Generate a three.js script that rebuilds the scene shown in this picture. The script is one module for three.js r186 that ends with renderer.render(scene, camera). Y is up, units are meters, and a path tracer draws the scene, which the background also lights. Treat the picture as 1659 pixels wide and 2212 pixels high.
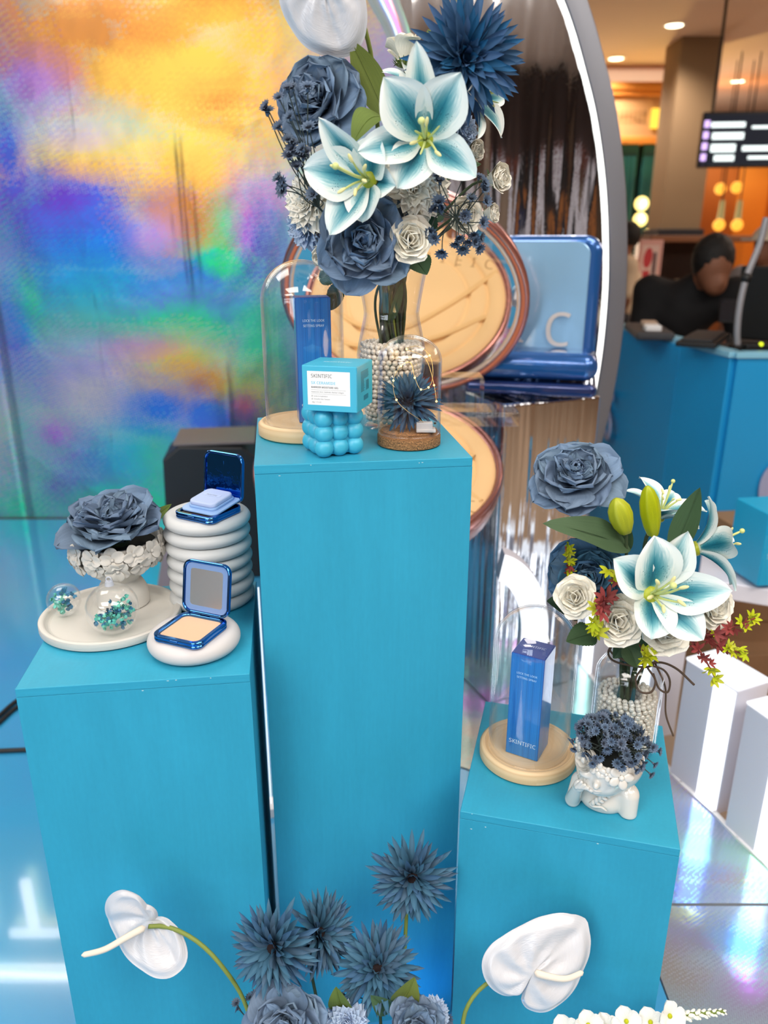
import * as THREE from 'three';
import { RectAreaLightUniformsLib } from 'three/addons/lights/RectAreaLightUniformsLib.js';
import { RoundedBoxGeometry } from 'three/addons/geometries/RoundedBoxGeometry.js';
import { mergeGeometries } from 'three/addons/utils/BufferGeometryUtils.js';
import { MarchingCubes } from 'three/addons/objects/MarchingCubes.js';
import { FontLoader } from 'three/addons/loaders/FontLoader.js';
import { TextGeometry } from 'three/addons/geometries/TextGeometry.js';
import { ImprovedNoise } from 'three/addons/math/ImprovedNoise.js';

// ---------------------------------------------------------------- camera, lights, exposure
const scene = new THREE.Scene();
scene.background = new THREE.Color(0x0b0b0c);
const camera = new THREE.PerspectiveCamera(67.31, 1659 / 2212, 0.05, 60);
camera.position.set(0, 1.25, 0);
camera.rotation.set(-0.33809, 0, 0);
camera.focus = 1.04;
camera.userData.fStop = 3.4;
const renderer = new THREE.WebGLRenderer({ antialias: true });
renderer.toneMapping = THREE.LinearToneMapping;
renderer.toneMappingExposure = 1.36;
renderer.shadowMap.enabled = true;
RectAreaLightUniformsLib.init();

// the hall's ceiling panels, the last one added to light the counter front: [x, y, z, width, depth, strength]
const CEILING_PANELS = [[-1.2, 3.03, 1.4, 1.8, 1.4, 6.5], [1.2, 3.03, 1.0, 1.8, 1.2, 7], [-1.5, 3.03, -1.6, 1.2, 1.0, 4.2], [0.9, 3.03, -1.0, 1.0, 0.9, 4.2], [-2.7, 3.03, 3.0, 2.2, 1.1, 7], [3.1, 3.03, 0.2, 1.4, 1.0, 6]];
// added unseen glowing window behind the photographer, for soft light from the front
const ADDED_FRONT_LIGHT = { x: -3.45, y: 1.55, z: 4.4, w: 3.8, h: 1.9, strength: 3.4 };
const WARM = 0xffdcbc, WHITE = 0xfff6ec, COOL = 0xeaf4ff;
function rectLight(color, strength, w, h, p, target) {
  const l = new THREE.RectAreaLight(color, strength, w, h);
  l.position.set(...p); l.lookAt(...target); scene.add(l); return l;
}
for (const [x, y, z, w, d, s] of CEILING_PANELS) rectLight(WHITE, s, w, d, [x, y - 0.035, z], [x, 0, z + 0.001]);
rectLight(COOL, ADDED_FRONT_LIGHT.strength, ADDED_FRONT_LIGHT.w, ADDED_FRONT_LIGHT.h, [ADDED_FRONT_LIGHT.x, ADDED_FRONT_LIGHT.y, ADDED_FRONT_LIGHT.z - 0.04], [ADDED_FRONT_LIGHT.x, ADDED_FRONT_LIGHT.y, 0]);

// ---------------------------------------------------------------- helpers
const PI = Math.PI, V = (x, y, z) => new THREE.Vector3(x, y, z), rad = (d) => (d * PI) / 180;
const clamp = (x, a = 0, b = 1) => Math.min(b, Math.max(a, x)), mix = (a, b, t) => a + (b - a) * t;
const sstep = (a, b, x) => { const t = clamp((x - a) / (b - a)); return t * t * (3 - 2 * t); };
function rng(seed) {
  let s = (seed * 2654435761) >>> 0;
  return () => { s = (s + 0x6d2b79f5) >>> 0; let t = Math.imul(s ^ (s >>> 15), 1 | s); t = (t + Math.imul(t ^ (t >>> 7), 61 | t)) ^ t; return ((t ^ (t >>> 14)) >>> 0) / 4294967296; };
}
const used = {};
function numbered(name) { const n = used[name] = (used[name] ?? -1) + 1; return n ? `${name}_${String(n).padStart(3, '0')}` : name; }
function tag(o, label, category, group) { o.userData.label = label; o.userData.category = category; if (group) o.userData.group = group; return o; }
function thing(name, label, category, p = [0, 0, 0], turn = 0, group) {
  const o = new THREE.Group(); o.name = numbered(name); o.position.set(...p); o.rotation.y = turn; scene.add(o);
  return tag(o, label, category, group);
}
function part(name, geometry, material, parent, label) {
  const m = new THREE.Mesh(geometry, material); m.name = name; m.castShadow = m.receiveShadow = true;
  parent.add(m); if (label) m.userData.label = label;
  return m;
}
const prop = (name, label, category, p, turn, list) => { const t = thing(name, label, category, p, turn); for (const [n, g, m, l] of list) part(n, g, m, t, l); return t; };
function single(name, geometry, material, label, category, group) { const m = part(numbered(name), geometry, material, scene); return tag(m, label, category, group); }
function struct(name, geometry, material) { const m = part(name, geometry, material, scene); m.userData.kind = 'structure'; return m; }
function structGroup(name, p = [0, 0, 0]) { const g = new THREE.Group(); g.name = name; g.position.set(...p); g.userData.kind = 'structure'; scene.add(g); return g; }
function merge(list) {
  return mergeGeometries(list.map((g) => {
    g = g.index ? g.toNonIndexed() : g;
    for (const k of Object.keys(g.attributes)) if (!['position', 'normal', 'uv'].includes(k)) g.deleteAttribute(k);
    if (!g.attributes.uv) g.setAttribute('uv', new THREE.BufferAttribute(new Float32Array(g.attributes.position.count * 2), 2));
    g.clearGroups?.(); return g;
  }));
}
const box = (w, h, d, x = 0, y = 0, z = 0) => new THREE.BoxGeometry(w, h, d).translate(x, y, z);
const rbox = (w, h, d, r, x = 0, y = 0, z = 0, seg = 3) => new RoundedBoxGeometry(w, h, d, seg, r).translate(x, y, z);
const ball = (r, x = 0, y = 0, z = 0, a = 20, b = 14) => new THREE.SphereGeometry(r, a, b).translate(x, y, z);
const cyl = (r0, r1, h, x = 0, y = 0, z = 0, n = 32) => new THREE.CylinderGeometry(r0, r1, h, n).translate(x, y, z);
const lathe = (pts, n = 64) => new THREE.LatheGeometry(pts.map(([x, y]) => new THREE.Vector2(x, y)), n);
function tube(pts, r, seg = 24, sides = 8, closed = false) {
  return new THREE.TubeGeometry(new THREE.CatmullRomCurve3(pts.map((p) => (p.isVector3 ? p : V(...p))), closed), seg, r, sides, closed);
}
// a tube that tapers: radii r0 -> r1, with rounded ends
function taper(pts, r0, r1, seg = 20, sides = 8) {
  const c = new THREE.CatmullRomCurve3(pts.map((p) => (p.isVector3 ? p : V(...p)))), g = new THREE.TubeGeometry(c, seg, 1, sides, false), a = g.attributes.position, q = V(0, 0, 0);
  for (let i = 0; i <= seg; i++) {
    const t = i / seg, ctr = c.getPointAt(t), r = mix(r0, r1, t) * Math.sqrt(clamp(Math.min(t, 1 - t) * seg * 0.9 + 0.05));
    for (let j = 0; j <= sides; j++) { const k = i * (sides + 1) + j; q.fromBufferAttribute(a, k).sub(ctr).multiplyScalar(r).add(ctr); a.setXYZ(k, q.x, q.y, q.z); }
  }
  g.computeVertexNormals(); return g;
}
function rounded(w, h, r) {
  const s = new THREE.Shape(), x = -w / 2, y = -h / 2;
  s.moveTo(x + r, y); s.lineTo(x + w - r, y); s.absarc(x + w - r, y + r, r, -PI / 2, 0); s.lineTo(x + w, y + h - r); s.absarc(x + w - r, y + h - r, r, 0, PI / 2);
  s.lineTo(x + r, y + h); s.absarc(x + r, y + h - r, r, PI / 2, PI); s.lineTo(x, y + r); s.absarc(x + r, y + r, r, PI, 1.5 * PI);
  return s;
}
const extrude = (shape, depth, bevel = 0, seg = 3, curve = 10) => new THREE.ExtrudeGeometry(shape, { depth: Math.max(1e-4, depth - 2 * bevel), bevelEnabled: bevel > 0, bevelThickness: bevel, bevelSize: bevel, bevelOffset: -bevel, bevelSegments: seg, curveSegments: curve }).translate(0, 0, bevel);
// a parametric sheet
function sheet(nu, nv, f) {
  const pos = [], uv = [], idx = [];
  for (let j = 0; j <= nv; j++) for (let i = 0; i <= nu; i++) { pos.push(...f(i / nu, j / nv)); uv.push(i / nu, j / nv); }
  for (let j = 0; j < nv; j++) for (let i = 0; i < nu; i++) { const a = j * (nu + 1) + i, b = a + 1, c = a + nu + 1, d = c + 1; idx.push(a, b, d, a, d, c); }
  const g = new THREE.BufferGeometry();
  g.setAttribute('position', new THREE.Float32BufferAttribute(pos, 3)); g.setAttribute('uv', new THREE.Float32BufferAttribute(uv, 2)); g.setIndex(idx); g.computeVertexNormals();
  return g;
}
// a smooth closed surface from a signed distance function, on a grid of cells
function blob(f, centre, half, n = 64) {
  const mc = new MarchingCubes(n, new THREE.MeshBasicMaterial(), false, false, 400000);
  mc.isolation = 0;
  for (let k = 0; k < n; k++) for (let j = 0; j < n; j++) for (let i = 0; i < n; i++) {
    mc.field[i + j * n + k * n * n] = -f(centre[0] + half * ((i - n / 2) / (n / 2)), centre[1] + half * ((j - n / 2) / (n / 2)), centre[2] + half * ((k - n / 2) / (n / 2)));
  }
  mc.update();
  const g = new THREE.BufferGeometry();
  g.setAttribute('position', new THREE.BufferAttribute(mc.positionArray.slice(0, mc.count * 3), 3));
  g.setAttribute('normal', new THREE.BufferAttribute(mc.normalArray.slice(0, mc.count * 3), 3));
  g.scale(half, half, half).translate(...centre);
  return g;
}
const smin = (a, b, k) => { const h = clamp(0.5 + (0.5 * (b - a)) / k); return mix(b, a, h) - k * h * (1 - h); };
const ell = (x, y, z, c, r) => { const px = x - c[0], py = y - c[1], pz = z - c[2], a = Math.hypot(px / r[0], py / r[1], pz / r[2]), b = Math.hypot(px / (r[0] * r[0]), py / (r[1] * r[1]), pz / (r[2] * r[2])); return b < 1e-9 ? -Math.min(...r) : (a * (a - 1)) / b; };
const cap = (x, y, z, a, b, ra, rb) => {
  const bx = b[0] - a[0], by = b[1] - a[1], bz = b[2] - a[2], px = x - a[0], py = y - a[1], pz = z - a[2], t = clamp((px * bx + py * by + pz * bz) / (bx * bx + by * by + bz * bz));
  return Math.hypot(px - bx * t, py - by * t, pz - bz * t) - mix(ra, rb, t);
};

// ---------------------------------------------------------------- textures
const perlin = new ImprovedNoise();
const noise = (x, y, z = 0) => perlin.noise(x, y, z);
function fbm(x, y, z = 0, n = 4) { let s = 0, a = 0.5; for (let i = 0; i < n; i++) { s += a * noise(x, y, z + i * 7.3); x *= 2.03; y *= 2.03; a *= 0.5; } return s; }
function texture(w, h, f, srgb = false) {
  const d = new Uint8Array(w * h * 4);
  for (let y = 0; y < h; y++) for (let x = 0; x < w; x++) { const c = f(x / w, y / h), k = (y * w + x) * 4; d[k] = clamp(c[0]) * 255; d[k + 1] = clamp(c[1]) * 255; d[k + 2] = clamp(c[2]) * 255; d[k + 3] = 255; }
  const t = new THREE.DataTexture(d, w, h); t.magFilter = t.minFilter = THREE.LinearFilter; t.wrapS = t.wrapT = THREE.RepeatWrapping; t.needsUpdate = true;
  if (srgb) t.colorSpace = THREE.SRGBColorSpace;
  return t;
}
const grey = (w, h, f) => texture(w, h, (u, v) => { const g = f(u, v); return [g, g, g]; });
function drawn(w, h, draw) {
  const c = document.createElement('canvas'); c.width = w; c.height = h; const x = c.getContext('2d'); draw(x, w, h);
  const t = new THREE.CanvasTexture(c); t.colorSpace = THREE.SRGBColorSpace; t.magFilter = THREE.LinearFilter; return t;
}
const rep = (t, x, y) => { const c = t.clone(); c.repeat.set(x, y); c.wrapS = c.wrapT = THREE.RepeatWrapping; c.needsUpdate = true; return c; };
const hex = (h) => new THREE.Color(h).convertLinearToSRGB().toArray();
function mat(color, o = {}) { return new THREE.MeshPhysicalMaterial({ color, roughness: 0.6, side: THREE.DoubleSide, ...o }); }
function glow(color, strength = 1) { return new THREE.MeshStandardMaterial({ color: 0x222222, emissive: color, emissiveIntensity: strength, roughness: 0.6 }); }

const T = {};
T.brush = grey(512, 512, (u, v) => 0.5 + 0.3 * fbm(u * 60, v * 7, 1) + 0.3 * fbm(u * 40, v * 44, 3) + 0.3 * fbm(u * 3, v * 3, 9));
T.brushTone = texture(512, 512, (u, v) => { const g = 0.95 + 0.06 * fbm(u * 4, v * 3, 4) + 0.02 * fbm(u * 60, v * 9, 2) + 0.02 * fbm(u * 60, v * 60, 2); return [g, g, g]; }, true);
T.wood = texture(512, 512, (u, v) => { const r = Math.sin((v * 26 + 2.6 * fbm(u * 1.2, v * 6, 2)) * 2.2) * 0.5 + 0.5, f = fbm(u * 6, v * 150, 5); const t = 0.35 * r + 0.3 * f; return [0.93 - 0.12 * t, 0.84 - 0.16 * t, 0.7 - 0.2 * t]; }, true);
T.cork = texture(512, 512, (u, v) => { const a = fbm(u * 46, v * 46, 1, 3), b = noise(u * 90, v * 90, 6), d = b > 0.34 ? 0.5 : 1; const l = b < -0.42 ? 1.22 : 1, t = (0.9 + 0.5 * a) * d * l; return [0.66 * t, 0.47 * t, 0.3 * t]; }, true);
T.corkBump = grey(512, 512, (u, v) => 0.5 + 0.5 * fbm(u * 46, v * 46, 1, 3) - (noise(u * 90, v * 90, 6) > 0.34 ? 0.3 : 0));
T.fine = grey(512, 512, (u, v) => 0.5 + 0.5 * fbm(u * 40, v * 40, 2, 4));
T.foil = grey(1024, 1024, (u, v) => { const w = 0.6 * fbm(u * 2, v * 2, 8); const a = 1 - Math.abs(2 * fbm(u * 5 + w, v * 4 + w, 3, 5)), b = fbm(u * 3, v * 1.6, 11, 2); return clamp(0.4 * a + 0.5 * b + 0.3); });
T.ripple = grey(1024, 512, (u, v) => 0.5 + 0.45 * fbm(u * 16, v * 2.2, 2, 3) + 0.22 * fbm(u * 5, v * 7, 5, 2));
T.streak = texture(512, 256, (u, v) => { const s = 1 + 0.22 * fbm(u * 70, v * 2, 3) + 0.12 * fbm(u * 220, v * 1.5, 5); return [0.09 * s, 0.33 * s, 0.72 * s]; }, true);
T.petal = texture(256, 256, (u, v) => { const g = 0.965 + 0.1 * fbm((u - 0.5) * 26, v * 3, 1) + 0.05 * fbm(u * 60, v * 60, 3); return [g, g, g]; }, true);

// materials shared by several things
const M = {};
M.paint = mat(0x33a3c5, { roughness: 0.45, specularIntensity: 0.6, map: T.brushTone, bumpMap: T.brush, bumpScale: 0.00012 });
M.glass = mat(0xffffff, { roughness: 0.0, transmission: 1, thickness: 0, ior: 1.5 });
M.glassGreen = mat(0xfafdff, { roughness: 0.0, transmission: 1, thickness: 0, ior: 1.52 });
M.plastic = mat(0xffffff, { roughness: 0.02, transmission: 1, thickness: 0, ior: 1.45 });
M.wood = mat(0xf8f0e4, { roughness: 0.5, map: T.wood });
M.cork = mat(0xffffff, { roughness: 0.9, map: rep(T.cork, 2, 0.8), bumpMap: T.corkBump, bumpScale: 0.0012 });
M.plaster = mat(0xcfccc5, { roughness: 0.55, bumpMap: T.fine, bumpScale: 0.0003 });
M.ceramic = mat(0xdad8d2, { roughness: 0.22, clearcoat: 0.6, clearcoatRoughness: 0.08 });
M.blueMetal = mat(0x4580c8, { metalness: 1, roughness: 0.1, bumpMap: T.fine, bumpScale: 0.00004 });
M.blueFoil = mat(0xffffff, { metalness: 0.5, roughness: 0.3, map: T.streak, clearcoat: 0.5, clearcoatRoughness: 0.05 });
M.pearl = mat(0xe6dfd2, { roughness: 0.16, metalness: 0.1, clearcoat: 1, clearcoatRoughness: 0.05, sheen: 0.4, sheenColor: new THREE.Color(0xffeedd) });
M.stem = mat(0x39492e, { roughness: 0.7 }); M.stemPale = mat(0x7c8a3c, { roughness: 0.55, bumpMap: T.fine, bumpScale: 0.0003 }); M.stemDark = mat(0x2c3834, { roughness: 0.7 });
M.black = mat(0x0d0e10, { roughness: 0.5 }); M.soil = mat(0x0c1210, { roughness: 0.95 });
M.white = mat(0xf1f1f3, { roughness: 0.45 }); M.chrome = mat(0xe4e6ea, { metalness: 1, roughness: 0.05 });
M.twine = mat(0x5a4a3e, { roughness: 0.95, bumpMap: T.brush, bumpScale: 0.001 });

// ---------------------------------------------------------------- the hall
struct('floor_hall', box(15, 0.1, 19, 1.2, -0.2, -3.6), mat(0xb59b82, { roughness: 0.22, map: T.brushTone }));
struct('ceiling', box(15, 0.12, 19, 1.2, 3.11, -3.6), mat(0xeadfd6, { roughness: 0.9 }));
struct('wall_left', box(0.12, 3.3, 19, -5.6, 1.45, -3.6), mat(0x6b5a4c, { roughness: 0.8 }));
struct('wall_right', box(0.12, 3.3, 19, 8.2, 1.45, -3.6), mat(0x9c7350, { roughness: 0.8 }));
struct('wall_far', box(15, 3.3, 0.12, 1.2, 1.45, -12.9), mat(0x9a6a42, { roughness: 0.8 }));
struct('wall_front', box(15, 3.3, 0.12, 1.2, 1.45, 5.2), mat(0x7d6a5a, { roughness: 0.6 }));
{ const g = structGroup('added_window_1', [ADDED_FRONT_LIGHT.x, ADDED_FRONT_LIGHT.y, ADDED_FRONT_LIGHT.z]);
  part('pane', box(ADDED_FRONT_LIGHT.w, ADDED_FRONT_LIGHT.h, 0.03), glow(COOL, 0.7), g);
  for (let i = -2; i <= 2; i++) part('frame', box(0.06, ADDED_FRONT_LIGHT.h + 0.1, 0.09, (i * ADDED_FRONT_LIGHT.w) / 4), M.black, g);
  part('frame', box(ADDED_FRONT_LIGHT.w + 0.1, 0.08, 0.09, 0, ADDED_FRONT_LIGHT.h / 2), M.black, g); part('frame', box(ADDED_FRONT_LIGHT.w + 0.1, 0.08, 0.09, 0, -ADDED_FRONT_LIGHT.h / 2), M.black, g); }
CEILING_PANELS.forEach(([x, y, z, w, d], i) => {
  const t = thing('ceiling_panel', ['wide white ceiling light panel over the left of the booth', 'wide white ceiling light panel over the right of the booth', 'white ceiling light panel in front of the iridescent wall', 'white ceiling light panel above the mirror wall', 'wide white ceiling light panel far back on the left', 'added white ceiling light panel that brightens the front of the blue counter'][i], 'ceiling light', [x, y, z]);
  part('frame', merge([box(w + 0.06, 0.04, 0.03, 0, 0, d / 2 + 0.015), box(w + 0.06, 0.04, 0.03, 0, 0, -d / 2 - 0.015), box(0.03, 0.04, d, w / 2 + 0.015, 0, 0), box(0.03, 0.04, d, -w / 2 - 0.015, 0, 0)]), M.white, t);
  part('diffuser', box(w, 0.03, d, 0, 0.004, 0), glow(WHITE, 1.3), t);
});
prop('notice_board', 'pale grey notice board facing the booth from across the hall', 'board', [1.62, -0.15, 4.5], PI, [['panel', rbox(0.42, 1.1, 0.03, 0.01, 0, 1.65, 0), mat(0xd8d8e4)], ['panel', rbox(0.36, 1.0, 0.03, 0.01, 0.46, 1.65, 0.02), mat(0xd0d0de)], ['leg', box(0.04, 1.2, 0.04, -0.15, 0.6, 0), M.black], ['leg', box(0.04, 1.2, 0.04, 0.4, 0.6, 0), M.black]]);
prop('wall_hanging', 'dark brown awning hanging on the far side of the hall', 'awning', [1.6, 2.75, 4.9], PI, [['cloth', rbox(3.2, 0.9, 0.1, 0.03, 0, -0.2, 0), mat(0x3a2a26, { roughness: 0.9 })], ['valance', rbox(3.2, 0.12, 0.14, 0.03, 0, -0.68, 0), mat(0x6e3a30, { roughness: 0.9 })]]);
prop('dark_stall_wall', 'black stall back wall across the hall', 'stall', [2.4, -0.15, 4.6], PI, [['wall_board', rbox(1.0, 2.3, 0.06, 0.01, 0, 1.15, 0), mat(0x16161c)], ['orange_poster', rbox(0.4, 0.8, 0.02, 0.005, -0.2, 1.5, 0.05), mat(0xb0703c)], ['blue_poster', rbox(0.26, 0.5, 0.02, 0.005, 0.25, 1.3, 0.05), mat(0x22305c)]]);
// stall fronts behind the photographer, which the mirror shows
{ const k = [[-3.2, 3.2, 1.3, 1.9, 0x6e4a32, 'brown stall with a lit shelf behind the photographer'], [1.9, 3.4, 1.1, 1.3, 0x1d2a4a, 'navy blue stall opposite the booth'], [3.9, 2.6, 1.4, 2.2, 0x8c5b3a, 'tan wooden kiosk opposite the booth']];
  for (const [x, z, w, h, c, label] of k) {
    const t = thing('market_stall', label, 'stall', [x, -0.15, z]);
    part('counter', rbox(w, h * 0.55, 0.5, 0.02, 0, h * 0.275, 0), mat(c, { roughness: 0.5 }), t); part('canopy', rbox(w + 0.1, 0.12, 0.7, 0.02, 0, h, 0), mat(c, { roughness: 0.6 }), t);
    for (const s of [-1, 1]) part('post', box(0.06, h * 0.45, 0.06, s * (w / 2 - 0.05), h * 0.77, 0), M.black, t);
    part('shelf_goods', rbox(w * 0.7, 0.2, 0.2, 0.03, 0, h * 0.55 + 0.1, 0), mat(0xd8d2c6), t);
  } }

// ---------------------------------------------------------------- the booth's platform and its iridescent back wall
const EDGE = [[0.95, 1.1], [0.94, 0], [0.9, -0.9], [0.81, -1.3], [0.785, -1.37], [0.765, -1.448], [0.726, -1.554], [0.67, -1.8], [0.62, -2.1], [0.56, -2.5]];
function floorShape(points) { const s = new THREE.Shape(); points.forEach(([x, z], i) => (i ? s.lineTo(x, -z) : s.moveTo(x, -z))); return s; }
const flat = (points, y, h) => new THREE.ExtrudeGeometry(floorShape(points), { depth: h, bevelEnabled: false }).rotateX(-PI / 2).translate(0, y - h, 0);
// iridescent foil: a clear film whose thickness differs from patch to patch, in nanometres; interference in the film gives the hues
const FILM = [100, 120, 130, 160, 185, 200, 215, 235, 245, 260, 280, 300, 330, 360, 375, 385, 420, 430, 540];
const filmOf = (nm) => FILM.reduce((b, t, i) => (Math.abs(t - nm) < Math.abs(FILM[b] - nm) ? i : b), 0);
const filmSet = (o) => FILM.map((t) => mat(0x4a566a, { ior: 1.0, roughness: 0.36, iridescence: 1, iridescenceIOR: 2.333, iridescenceThicknessRange: [100, t], ...o }));
// a sheet of small cells, each with the film thickness that `patches` ([x, y, radius x, radius y, nanometres]) give at its place
function foilSheet(name, nu, nv, place, at, patches, films, parent, label, base = 540, seed = 1) {
  const g = sheet(nu, nv, place), R = rng(seed), lists = FILM.map(() => []), src = g.index.array, all = [];
  for (let j = 0; j < nv; j++) for (let i = 0; i < nu; i++) {
    const [x, y] = at((i + 0.5) / nu, (j + 0.5) / nv); let nm = base;
    // an even scatter of thresholds, so that neighbouring patches run into each other grain by grain
    const grain = (((0.06711056 * i + 0.00583715 * j) * 52.9829189) % 1 + 1) % 1, drift = 0.1 * noise(x * 5, y * 3.4, seed);
    patches.forEach(([cx, cy, rx, ry, t], n) => { const dx = (x - cx) / rx, dy = (y - cy) / ry, d = dx * dx + dy * dy; if (d < 4 && ((grain + n * 0.618034) % 1) * 0.94 + 0.03 + drift < Math.exp(-0.85 * d)) nm = t; });
    const k = (j * nu + i) * 6; lists[filmOf(nm)].push(src[k], src[k + 1], src[k + 2], src[k + 3], src[k + 4], src[k + 5]);
  }
  lists.forEach((l, m) => { if (l.length) g.addGroup(all.length, l.length, m); for (const v of l) all.push(v); }); g.setIndex(all);
  return part(name, g, films, parent, label);
}
M.vinyl = mat(0x3c9fd4, { roughness: 0.1, clearcoat: 1, clearcoatRoughness: 0.03, ior: 1.7 });
{ const g = structGroup('floor');
  part('platform_base', flat([[-4.3, 1.1], ...EDGE, [0.56, -3.46], [-4.3, -3.46]], -0.012, 0.138), mat(0xd9dde2), g);
  part('vinyl', flat([[-4.3, 1.1], [0.495, 1.1], [0.495, -1.45], [0.12, -1.65], [0.12, -3.45], [-4.3, -3.45]], 0, 0.011), M.vinyl, g, 'glossy blue vinyl');
  const xz = (x, y, z) => [x, -z], FLOOR_FILM = [[...xz(0.632, 0, -1.15), 0.09, 0.05, 130], [...xz(0.597, 0, -1.128), 0.05, 0.03, 130], [...xz(0.589, 0, -1.166), 0.05, 0.03, 185], [...xz(0.707, 0, -1.177), 0.06, 0.05, 385], [...xz(0.564, 0, -1.087), 0.06, 0.04, 245], [...xz(0.533, 0, -1.048), 0.05, 0.05, 200], [...xz(0.621, 0, -1.058), 0.07, 0.03, 385], [...xz(0.643, 0, -0.993), 0.07, 0.05, 245], [...xz(0.668, 0, -1.108), 0.08, 0.05, 260], [...xz(0.741, 0, -1.15), 0.05, 0.04, 385], [...xz(0.923, 0, -1.541), 0.08, 0.05, 260], [...xz(0.757, 0, -1.386), 0.06, 0.04, 385], [...xz(0.763, 0, -1.304), 0.05, 0.05, 300], [...xz(0.717, 0, -1.266), 0.03, 0.02, 215], [...xz(0.654, 0, -1.278), 0.08, 0.04, 130], [...xz(0.612, 0, -1.217), 0.05, 0.03, 130], [...xz(0.694, 0, -1.331), 0.06, 0.04, 160], [...xz(0.718, 0, -1.445), 0.07, 0.06, 260], [...xz(0.279, 0, -1.898), 0.07, 0.06, 245], [...xz(0.251, 0, -1.766), 0.05, 0.05, 330], [...xz(0.311, 0, -2.048), 0.08, 0.06, 260], [...xz(0.701, 0, -1.725), 0.1, 0.1, 245]];
  { const R = rng(77), any = [130, 245, 160, 385, 330, 430, 185, 540]; for (let i = 0; i < 60; i++) FLOOR_FILM.unshift([0.1 + R() * 0.85, -1.1 + R() * 3.6, 0.04 + R() * 0.1, 0.03 + R() * 0.07, any[Math.floor(R() * 8)]]); }
  const films = filmSet({ color: 0x98a2b4, roughness: 0.16, bumpMap: rep(T.foil, 0.8, 0.8), bumpScale: 0.003, clearcoat: 0.6, clearcoatRoughness: 0.04 });
  const side = (z) => { for (let i = 1; i < EDGE.length; i++) if (z >= EDGE[i][1]) return mix(EDGE[i][0], EDGE[i - 1][0], (z - EDGE[i][1]) / (EDGE[i - 1][1] - EDGE[i][1])) - 0.004; return 0.55; };
  for (const [z0, z1, left, nu, nv] of [[1.1, -1.185, () => 0.498, 230, 800], [-1.192, -2.5, (z) => (z > -1.455 ? 0.498 : z > -1.655 ? mix(0.123, 0.498, (z + 1.655) / 0.2) : 0.123), 200, 340]]) {
    part('sheet_backing', flat([[left(z0), z0], [side(z0), z0], ...EDGE.filter(([, z]) => z < z0 && z > z1).map(([x, z]) => [x - 0.004, z]), [side(z1), z1], [left(z1), z1], ...(z1 < -2 ? [[0.123, -1.655], [0.498, -1.455]] : [])], 0.0002, 0.011), mat(0x9aa0a8), g);
    const at = (u, v) => { const z = mix(z0, z1, v); return [mix(left(z), side(z), u), z]; }, m = foilSheet('iridescent_sheet', nu, nv, (u, v) => { const [x, z] = at(u, v); return [x, 0.0012, z]; }, (u, v) => { const [x, z] = at(u, v); return [x, -z]; }, FLOOR_FILM, films, g, 'iridescent silver sheet', 540, 9);
    const uv = m.geometry.attributes.uv, p = m.geometry.attributes.position; for (let k = 0; k < uv.count; k++) uv.setXY(k, p.getX(k), -p.getZ(k));
  }
  part('edging', merge(EDGE.slice(0, -1).map(([x, z], i) => { const [a, b] = EDGE[i + 1], l = Math.hypot(a - x, b - z); return box(l + 0.004, 0.02, 0.012).rotateY(Math.atan2(-(b - z), a - x)).translate((x + a) / 2, -0.004, (z + b) / 2); })), M.white, g, 'white edging strip');
}
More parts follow.
